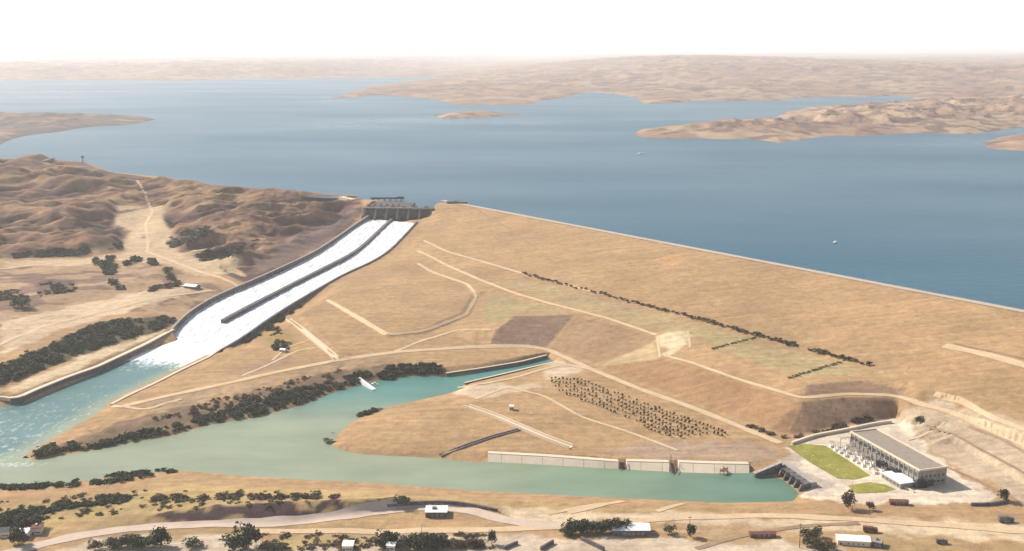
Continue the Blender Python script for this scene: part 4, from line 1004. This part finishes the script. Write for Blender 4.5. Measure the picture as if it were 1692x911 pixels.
def transformer():
    t = thing('transformer', '', 'transformer', (0, 0, 0), pr_, 'dark transformers by the power station')
    MB().box(-2.6, 2.6, -4, 4, .4, 5.2, taper=.15).build('tank', STEEL, t); MB().box(-3.2, 3.2, -4.6, 4.6, 0, .4).build('plinth', CONC, t)
    for s in (-1, 1):
        mb = MB()
        for k in range(8): mb.box(s * 3.3 - .55, s * 3.3 + .55, -3.6 + k * .95, -3.3 + k * .95, .8, 4.8)
        MB.build(mb, 'radiator', STEEL, t)
    for k in (-2.4, 0, 2.4): MB().tube((0, k, 5.25), (.6, k, 7.6), .35, .2, 8).build('bushing', PORC, t)
    MB().tube((-2, -3, 6.3), (-2, 3, 6.3), .7, n=10).build('conservator', STEEL, t)
    return t
def kids(o): return [c for c in o.children]
def dup(root, location, rz=None, label=None, group=None, scale=None):
    r = root.copy(); C.objects.link(r); r.location = location
    if rz is not None: r.rotation_euler = (0, 0, rz)
    if scale is not None: r.scale = scale
    if label: r['label'] = label
    if group: r['group'] = group
    for ch in root.children:
        c = ch.copy(); C.objects.link(c); c.parent = r
        for g in ch.children: d = g.copy(); C.objects.link(d); d.parent = c
    return r
def gp(px, py): p = G(px, py); return (p[0], p[1], p[2])
t0 = transformer(); t0.location = gp(1459, 773); t0['label'] = 'dark transformer nearer the middle of the power station wall'; t0.scale = (1.15,) * 3
bpy.context.view_layer.update()
dup(t0, gp(1480, 787), label='dark transformer just above the white roofed annex', scale=(1.25,) * 3)
dup(t0, gp(1519, 806), rz=pr_ + 1.4, label='dark transformer at the near left corner of the power station end wall', scale=(1.1, 1.3, 1.1))
# switchyard posts and gantries
def gantry():
    t = thing('gantry', '', 'gantry', (0, 0, 0), pr_, 'steel line gantries in the transformer yard')
    for s in (-5, 5):
        mb = MB()
        for dx, dy in ((-.6, -.6), (.6, -.6), (.6, .6), (-.6, .6)): mb.tube((s + dx, dy, 0), (s + dx * .3, dy * .3, 10), .12, n=4)
        for k in range(5):
            z = k * 2; f = 1 - .07 * z; f2 = 1 - .07 * (z + 2)
            mb.tube((s - .6 * f, -.6 * f, z), (s + .6 * f2, -.6 * f2, z + 2), .07, n=4); mb.tube((s + .6 * f, .6 * f, z), (s - .6 * f2, .6 * f2, z + 2), .07, n=4)
        mb.build('lattice_leg', PORC, t)
    MB().box(-5.4, 5.4, -.3, .3, 10.02, 10.7).build('crossbeam', PORC, t)
    for x in (-3, 0, 3): MB().tube((x, 0, 10), (x, 0, 8.2), .25, n=6).build('insulator', PORC, t)
    return t
g0 = gantry(); bpy.context.view_layer.update()
GL = 'pale lattice line gantry standing in the yard left of the power station'
g0['label'] = GL; g0.location = gp(1413, 750)
for q in [(1432, 759), (1446, 768), (1396, 741)]: dup(g0, gp(*q), label=GL)
def switch():
    t = thing('switchgear', 'white and grey insulator post unit in the yard beside the long grey hall', 'switchgear', (0, 0, 0), pr_, 'switchgear posts in the transformer yard')
    MB().box(-1.4, 1.4, -1.2, 1.2, 0, 2.0).build('cabinet', WHITE, t)
    for x, y in ((-.9, -.7), (.9, -.7), (0, .8)): MB().tube((x, y, 2.01), (x, y, 4.6), .3, .22, 8).build('insulator', PORC, t)
    MB().tube((-1.2, .9, 4.6), (1.2, -.9, 4.6), .12, n=5).build('busbar', STEEL, t); return t
s0 = switch(); bpy.context.view_layer.update(); first = True
for i in range(9):
    for j in range(3):
        px, py = 1398 - 13 * j + i * 9 + rng.uniform(-2, 2), 741 + i * 5.1 + rng.uniform(-1.2, 1.2)
        if px > 1462: continue
        if first: s0.location = gp(px, py); first = False
        else: dup(s0, gp(px, py), scale=(rng.uniform(.8, 1.3),) * 3)
def post():
    t = thing('lamp_post', 'thin pale lamp post along the edge of the bright lawn', 'lamp post', (0, 0, 0), 0, 'lamp posts along the lawn'); MB().tube((0, 0, -.5), (0, 0, 7), .16, .1, 6).build('pole', PORC, t); MB().tube((0, 0, 6.95), (1.4, 0, 7.3), .1, n=5).build('arm', PORC, t); MB().box(1.1, 2.0, -.25, .25, 7.2, 7.45).build('lamp_head', WHITE, t); return t
l0 = post(); bpy.context.view_layer.update()
for i in range(9):
    q = gp(1300 + i * 13.5, 742 + i * 8.0)
    if i == 0: l0.location = q
    else: dup(l0, q)
# tall yard mast + pylons
def mast(label, px, py, h, name='mast', cat='mast', mat=RUST):
    t = thing(name, label, cat, gp(px, py)); MB().tube((0, 0, -1), (0, 0, h), .35, .18, 6).build('pole', mat, t); MB().box(-1.6, 1.6, -.15, .15, h - 1.4, h - 1.1).build('crossarm', mat, t); return t
mast('tall thin pole rising from the reddish tree below the lawn', 1405, 838, 14); mast('thin dark pole at the lower right by the green bushes', 1321, 905, 19)
mast('thin pole beside the dark tree right of the white roofed shed', 1139, 886, 16); mast('pale pole behind the small greenish bush at bottom centre right', 1112, 878, 11, mat=PORC)
mast('thin pale pole above the dark grove at bottom centre', 697, 893, 13, mat=PORC)

# ------------------------------------------------------------------ small buildings of the near bank
house('low pale flat roofed building beside the bend of the near road', (703, 856), (738, 856), 12, 4.2, flat=True, roofm=WHITE, wallm=CONCD)
house('long white roofed shed with a dark open front, in front of the row of trees', (1012, 886), (1074, 887), 13, 4.5, 2.2, name='shed', cat='shed', roofm=WHITE, wallm=CONCD, win=5)
house('narrow dark brown roofed hut near the lower right tracks', (1240, 890), (1282, 889), 5, 3, 1, name='hut', cat='hut', roofm=RUST, wallm=RUST)
house('long reddish brown shed below the power station yard', (1471, 835), (1501, 836), 5, 3, 1, name='shed', cat='shed', roofm=RUST, wallm=RUST)
house('long low white roofed building cut by the bottom edge at right', (1384, 901), (1438, 905), 10, 4, 1.6, roofm=WHITE, wallm=PLASTER, win=4)
house('small grey roofed block right of the long white building at the bottom right', (1441, 905), (1455, 907), 8, 4, flat=True, roofm=WALLG, wallm=CONCD)
house('small pale roofed house at the very bottom, left of centre', (566, 911), (583, 911), 9, 4, 1.5, roofm=WHITE)
house('white hut among the trees at the bottom centre', (639, 911), (652, 911), 7, 4, 1.5, roofm=WHITE)
house('white walled house at the lower left under dark trees', (20, 893), (45, 892), 9, 4.5, flat=True, roofm=WHITE, wallm=WHITE)
house('low house with dark roof in the lower left corner', (-4, 890), (16, 888), 9, 4.5, 2, roofm=CONCD, wallm=PLASTER)
house('brown walled house right of the white one at lower left', (52, 885), (68, 884), 9, 5, flat=True, roofm=RUST, wallm=PLASTER)
house('tiny pale hut beside the bare brown slope left of the dam toe', (462, 582), (470, 583), 6, 3, 1.2, name='hut', cat='hut')
house('small stone hut on the canal bank left of the sapling plot', (842, 678), (848, 679), 5, 4, 1.2, name='hut', cat='hut')
wall_thing('wall', 'dark slanting garden wall at the bottom edge, left of the white roofed shed', 'wall', [G(a, b) for a, b in [(894, 910), (914, 899)]], 1.5, 3, CONCD)
wall_thing('wall', 'dark slanting garden wall at the bottom edge below the row of trees', 'wall', [G(a, b) for a, b in [(960, 893), (998, 911)]], 1.5, 3, CONCD)
wall_thing('wall', 'short dark wall with pale top at the bottom edge beside the dirt road bend', 'wall', [G(a, b) for a, b in [(832, 909), (855, 899)]], 1.5, 2.4, CONCD)
wall_thing('wall', 'dark low wall along the road at the right below the power station yard', 'wall', [G(a, b) for a, b in [(1604, 836), (1640, 836), (1666, 830)]], 1.8, 2.5, CONCD)
wall_thing('parapet_wall', 'dark curved parapet along the outside of the near road bend', 'wall', [G(a, b) for a, b in [(640, 839), (690, 834), (740, 832), (780, 838), (822, 846)]], 1.6, 2.6, CONCD, up=-.5)
p = G(664, 832)
# vehicles
def truck(label, px, py, rz, colm, group=None, s=1.0):
    t = thing('truck', label, 'truck', gp(px, py), rz, group); t.scale = (s,) * 3
    MB().box(-4.2, 1.4, -1.25, 1.25, 1.0, 3.4).build('cargo_box', colm, t); c_ = MB().box(1.5, 3.9, -1.2, 1.2, .8, 2.9, taper=.12).build('cab', colm, t); MB().box(3.55, 3.93, -1.0, 1.0, 1.8, 2.6).build('windscreen', GLASS, c_)
    MB().box(-4.2, 3.9, -.5, .5, .6, .95).build('chassis', STEEL, t)
    for x in (-3, -1.8, 2.7):
        for y in (-1.15, 1.15): MB().tube((x, y - .18, .5), (x, y + .18, .5), .5, n=12).build('wheel', STEEL, t)
truck('reddish brown truck on the sandy ground above the long white building at bottom right', 1438, 880, -.2, RUST, s=1.3)
truck('small dark truck on the sand at the far bottom right', 1556, 899, 0, CONCD); truck('dark truck on the pale road at the right edge', 1662, 864, 0, CONCD, s=1.4)
truck('dark truck on open sand right of the brown roofed hut', 1241, 890, .1, CONCD, s=.9) if False else None

# ------------------------------------------------------------------ vegetation
def leafcloud(n, lumps, size, seed=0, flat=1.0, core=0.25):
    r = np.random.default_rng(seed); L = []
    for _ in range(lumps):
        a = r.uniform(0, 2 * math.pi); d = r.uniform(0, .55); L.append((d * math.cos(a), d * math.sin(a), r.uniform(.35, .8) * flat, r.uniform(.28, .5)))
    vs, fs = [], []
    for i in range(n):
        c = L[r.integers(len(L))]; d = r.normal(size=3); d /= np.linalg.norm(d); rad = c[3] * r.uniform(core, 1) ** .5
        p = np.array([c[0], c[1], c[2]]) + d * rad * [1, 1, flat * .85]
        if p[2] < .02: p[2] = .02 + abs(p[2]) * .3
        u = r.normal(size=3); u /= np.linalg.norm(u); v = np.cross(u, d + r.normal(size=3) * .5); v /= np.linalg.norm(v) + 1e-9
        s = size * r.uniform(.6, 1.4); b = len(vs)
        vs += [p - u * s, p + v * s * .6, p + u * s, p - v * s * .6]; fs.append((b, b + 1, b + 2, b + 3))
    return np.array(vs), np.array(fs)
def lmesh(name, n, lumps, size, mat, seed, flat=1.0, zoff=0.0):
    v, f = leafcloud(n, lumps, size, seed, flat); v = v.copy(); v[:, 2] += zoff; m = bpy.data.meshes.new(name); m.from_pydata(v.tolist(), [], f.tolist()); m.materials.append(mat); return m
CROWN = {}
for key, mat in (('dark', LEAFD), ('mid', LEAFM), ('olive', LEAFO), ('brown', LEAFB)):
    CROWN[key] = [lmesh('crown', 520, 9, .10, mat, 10 + k, zoff=.12) for k in range(4)]
BUSHM = {k: [lmesh('bush', 130, 5, .16, m, 40 + j, .8) for j in range(4)] for k, m in (('dark', LEAFD), ('mid', LEAFM), ('olive', LEAFO), ('brown', LEAFB))}
tk = MB(); tk.tube((0, 0, -.1), (.02, .01, .32), .035, .022, 6); tk.tube((.02, .01, .3), (.16, .1, .6), .02, .01, 5); tk.tube((.02, .01, .3), (-.15, .05, .62), .02, .01, 5); tk.tube((.02, .01, .3), (.0, -.15, .66), .018, .01, 5)
TRM = tk.mesh('trunk'); TRM.materials.append(BARK)
def tree(label, px, py, w, h, key='dark', group=None, name='tree', cat='tree'):
    t = thing(name, label, cat, gp(px, py), rng.uniform(0, 6.28), group); t.scale = (w, w, h)
    for nm, m in (('crown', random.choice(CROWN[key])), ('trunk', TRM)): o = bpy.data.objects.new(nm, m); link(o, t)
    return t
def bush(label, px, py, w, h, key='dark', group=None, name='bush'):
    o = bpy.data.objects.new(name, random.choice(BUSHM[key])); o.location = gp(px, py); o.rotation_euler.z = rng.uniform(0, 6.28); o.scale = (w, w, h); link(o); return tag(o, label, 'bush', group)
# bushes along the berm of the dam
for x in np.r_[np.arange(862, 925, 4.0), np.arange(927, 1010, 8.0), np.arange(1008, 1130, 6.0), np.arange(1128, 1240, 8.0), np.arange(1243, 1320, 6.0), np.arange(1338, 1385, 6.0), np.arange(1390, 1445, 11)]:
    y = np.interp(x, [860, 1130, 1445], [452, 522, 608]) + rng.uniform(-.5, 1.5); k = rng.uniform(.7, 1.35) * (1.25 if x > 1080 else 1.0)
    bush('small dark bush in the long row across the middle of the dam face', x + rng.uniform(-1.5, 1.5), y, 4.2 * k, 3.4 * k, random.choice(['brown', 'mid', 'dark']), 'bushes along the dam berm')
for a, b, n_ in (((1178, 577), (1246, 559), 12), ((1306, 625), (1386, 600), 14)):
    for i in range(n_):
        f = i / (n_ - 1); bush('low brown bush in a line slanting off the row on the dam face', a[0] + (b[0] - a[0]) * f, a[1] + (b[1] - a[1]) * f, 4.5, 1.5, 'olive', 'bushes in slanting lines on the dam')
# saplings
cnt = 0
for i in range(48):
    x = 912 + i * 6.1; top = np.interp(x, [905, 960, 1200], [624, 628, 716]); bot = np.interp(x, [905, 930, 1105, 1205], [632, 650, 722, 720])
    nrow = int((bot - top) / 6.5) + 1
    for j in range(nrow):
        if rng.random() < .12: continue
        y = top + j * 6.5 + rng.uniform(-1, 1) + 2; k = rng.uniform(.7, 1.2)
        bush('young sapling in the planted plot between the canal and the dam', x + rng.uniform(-.6, .6), y, 1.9 * k, 3.6 * k, random.choice(['mid', 'olive', 'olive']), 'saplings in the planted plot', 'sapling')
# near bank trees
GRP = [
 ('dark tree in the hedge row along the bottom left road', 'trees by the bottom left road', 'dark', [(x, 905 + rng.uniform(-2, 2), 9, 6.5) for x in range(184, 262, 9)]),
 ('dark tree in the dense grove at the bottom centre', 'trees in the bottom centre grove', 'dark', [(678 + k * 6, 908 + (k % 3) * 2, 10, 9 + (k % 3)) for k in range(9)]),
 ('small dark tree in the row right of the bottom centre grove', 'trees right of the bottom grove', 'brown', [(x, 904 + rng.uniform(-1, 1), 7, 4.5) for x in (736, 745, 755, 764, 774, 784, 792)]),
 ('dark tree in the row behind the long white roofed shed', 'trees behind the white shed', 'dark', [(x, 883 - (x - 935) * .03, 8.5, 7 + (x % 3)) for x in range(936, 1036, 8)]),
 ('dark tree beside the white hut at the bottom', 'trees by the bottom hut', 'dark', [(630, 906, 8, 6), (640, 901, 9, 8), (649, 903, 9, 9), (655, 908, 7, 6)]),
 ('dark tree standing around the lower left houses', 'trees around the lower left houses', 'dark', [(8, 880, 9, 8), (17, 878, 10, 9), (28, 876, 10, 8), (38, 880, 9, 8), (50, 874, 10, 7), (60, 872, 10, 8), (30, 903, 9, 11), (38, 900, 7, 8), (24, 899, 7, 7)]),
 ('greenish bush like tree at the bottom right beside the thin pole', 'trees by the thin pole', 'olive', [(1336, 892, 8, 8), (1345, 896, 8, 9), (1351, 888, 7, 7), (1340, 904, 9, 6), (1356, 909, 9, 5), (1369, 909, 9, 5), (1350, 909, 8, 6)]),
]
for lab, g, key, L in GRP:
    ordn = ['first', 'second', 'third', 'fourth', 'fifth', 'sixth', 'seventh', 'eighth', 'ninth', 'tenth', 'eleventh', 'twelfth', 'thirteenth']
    for i, (x, y, w, h) in enumerate(sorted(L)): tree(lab.replace(' tree ', ' tree, %s from the left, ' % ordn[i], 1), x, y, w * rng.uniform(.75, 1.1), h * rng.uniform(.85, 1.2), key if key != 'dark' or rng.random() < .6 else 'mid', g)
for args in [('round tree alone on the pale flat at the left edge', 36, 510, 22, 13, 'dark'), ('tall dark tree at the bottom, left of the long pale road', 411, 906, 12, 16, 'dark'), ('broad dark tree left of the tallest one at the bottom left', 385, 911, 15, 9, 'dark'), ('small brown tree beside the road at bottom left', 157, 909, 7, 6, 'brown'),
  ('taller dark tree at the right end of the bottom left hedge row', 265, 905, 10, 12, 'dark'), ('low tree alone between the hedge row and the tallest bottom tree', 318, 905, 10, 5, 'dark'), ('greenish tree at the bottom edge on yellow ground', 456, 911, 12, 5, 'mid'), ('thin dark tree standing alone right of the bottom centre grove', 812, 900, 5, 9, 'dark'),
  ('dark tree on its own beside the thin pole right of the white shed', 1141, 889, 6, 10, 'dark'), ('small greenish tree left of the thin pole and dark tree', 1106, 882, 6, 6, 'olive'), ('reddish brown tree at the edge of the lower lawn', 1402, 841, 9, 13, 'brown'), ('small dark tree right of the reddish one below the lawn', 1437, 844, 5, 6, 'brown'),
  ('dark tree at the corner of the pale yard at the right', 1658, 829, 7, 10, 'dark'), ('dark tree alone on the bare cut slope above the power station', 1520, 699, 7, 5.5, 'dark'), ('small dark tree left of the grove row by the white shed', 938, 886, 7, 5, 'dark'), ('dark tree beside the road at the left end of the dark slope', 665, 832, 8, 5, 'dark')]:
    tree(*args)
# shrub belts nobody could count
def belt(label, poly, n, w, h, key, z=5, tmpl=60, lump=4, seed=0, size=.2, minz=-0.5, thr=.44, name='shrubbery'):
    r = np.random.default_rng(seed); tm = [leafcloud(tmpl, lump, size, seed * 7 + k, .8) for k in range(5)]
    P = poly; xs = [p[0] for p in P]; ys = [p[1] for p in P]; VV, FF = [], []; b = 0; c = 0; tries = 0
    while c < n and tries < n * 40:
        tries += 1; x, y = r.uniform(min(xs), max(xs)), r.uniform(min(ys), max(ys))
        if not inpoly(np.array([x]), np.array([y]), P)[0]: continue
        if fbm(np.array([x / 14]), np.array([y / 9]), 3, seed)[0] < thr: continue
        q = G(x, y)
        if q[2] < minz: continue
        v, f = tm[r.integers(5)]; k = r.uniform(.55, 1.4); a = r.uniform(0, 6.28); ca, sa = math.cos(a), math.sin(a)
        vv = np.stack([(v[:, 0] * ca - v[:, 1] * sa) * w * k + q[0], (v[:, 0] * sa + v[:, 1] * ca) * w * k + q[1], v[:, 2] * h * k + q[2] - .2], 1)
        VV.append(vv); FF.append(f + b); b += len(vv); c += 1
    if not VV: return
    m = bpy.data.meshes.new(name); m.from_pydata(np.concatenate(VV).tolist(), [], np.concatenate(FF).tolist()); m.materials.append({'dark': LEAFD, 'mid': LEAFM, 'olive': LEAFO, 'brown': LEAFB, 'reed': REEDS}[key])
    o = link(bpy.data.objects.new(name, m)); tag(o, label, 'shrubs', None, 'stuff'); return o
belt('dark green thicket on the slope left of the churning pool', [(-20, 612), (100, 566), (160, 535), (290, 524), (286, 538), (150, 578), (60, 612), (-20, 650)], 900, 6, 4.5, 'dark', seed=1)
belt('dark bushes along the lower bank of the river and inlet', [(150, 738), (230, 715), (300, 702), (340, 690), (380, 672), (430, 656), (480, 648), (560, 628), (600, 616), (620, 618), (600, 634), (540, 650), (440, 684), (340, 702), (240, 726), (130, 748)], 620, 4.6, 3.4, 'dark', seed=2)
belt('brown dry bushes over the upper bank above the inlet', [(250, 695), (350, 662), (480, 630), (590, 606), (600, 620), (450, 665), (340, 690)], 170, 4, 2.4, 'brown', seed=3)
belt('dark thicket on the bank beyond the landing slip', [(622, 622), (640, 608), (690, 602), (728, 606), (735, 618), (680, 620), (640, 630)], 260, 4.8, 4.2, 'dark', seed=4)
belt('bushes at the sandy tip of the spit', [(50, 752), (90, 730), (130, 735), (122, 748), (60, 757)], 70, 6, 3.2, 'mid', seed=5)
belt('dark bushes along the near shore at left', [(155, 795), (190, 785), (240, 779), (292, 773), (298, 780), (240, 790), (200, 798), (100, 806), (0, 812), (0, 804), (90, 802)], 220, 4.2, 3, 'dark', seed=6)
belt('green bushes in a band across the near bank at left', [(-10, 855), (60, 838), (120, 826), (180, 820), (215, 822), (210, 832), (130, 838), (60, 852), (-10, 866)], 420, 3.6, 2.2, 'mid', seed=7)
belt('brown hedge line across the yellow field', [(240, 826), (255, 819), (400, 819), (560, 821), (560, 825), (400, 825), (260, 828)], 150, 5, 2.4, 'brown', seed=8)
belt('scattered dark hedges around the small field at upper left', [(153, 430), (186, 424), (184, 436), (190, 462), (206, 477), (200, 480), (182, 466), (170, 440), (153, 437)], 150, 9, 6, 'dark', seed=9)
belt('dark hedge along the top of the small field at upper left', [(205, 436), (222, 427), (250, 429), (258, 436), (256, 441), (245, 436), (220, 433), (208, 440)], 70, 8, 5, 'dark', seed=10)
belt('dark hedge right of the small field at upper left', [(272, 446), (284, 443), (290, 460), (302, 470), (294, 474), (236, 486), (234, 482), (280, 466)], 60, 8, 4.5, 'brown', seed=11)
belt('dark scrub patch on the flat ground at the left edge', [(-10, 482), (54, 478), (60, 466), (120, 466), (125, 482), (60, 492), (-10, 500)], 200, 5, 2.6, 'brown', seed=12)
belt('dark scrub along the foot of the left hills', [(-10, 422), (50, 418), (120, 414), (200, 402), (205, 410), (120, 424), (-10, 428)], 300, 6, 3.5, 'dark', seed=13)
belt('dark scrub in the gullies right of the pale track', [(272, 400), (300, 384), (350, 374), (355, 382), (320, 400), (285, 410)], 110, 10, 3.0, 'dark', seed=14)
belt('dark scrub along the gully beside the chute', [(318, 424), (340, 416), (380, 414), (425, 398), (430, 404), (380, 426), (335, 432)], 90, 9, 3.0, 'dark', seed=15)
belt('reeds and dark rocks in the shallow water off the peninsula', [(500, 732), (520, 722), (545, 715), (556, 722), (545, 742), (520, 742)], 26, 7, 2.2, 'dark', seed=16, minz=-9)
belt('dark bushes at the shore of the peninsula', [(574, 698), (600, 684), (622, 678), (618, 684), (580, 700)], 26, 6, 3, 'dark', seed=17)
belt('dark bushes against the outside of the right chute wall', [(402, 562), (430, 548), (470, 520), (500, 502), (512, 500), (470, 530), (430, 556), (405, 568)], 120, 5, 4, 'dark', seed=18)
belt('dry bushes in the hollow right of the chute', [(436, 548), (455, 540), (475, 560), (480, 578), (455, 580), (445, 566)], 50, 5, 3, 'mid', seed=19)
belt('dark brush along the brown slope above the pale curved wall', [(1345, 716), (1380, 706), (1430, 692), (1440, 696), (1400, 707), (1350, 720)], 90, 4, 3.4, 'brown', seed=20)
belt('sparse brush on the yellow ground near the brown hedge line', [(-10, 870), (250, 845), (560, 832), (560, 812), (200, 812), (-10, 830)], 120, 4, 2, 'olive', seed=21)
belt('dry brush along the bottom strip of the photo', [(420, 884), (620, 884), (800, 884), (820, 905), (430, 911)], 130, 4.5, 2.2, 'brown', seed=22)
belt('bushes at the foot of the long brown slope along the sandy track', [(1235, 704), (1300, 724), (1330, 722), (1300, 727), (1230, 708)], 22, 4, 3, 'brown', seed=23)
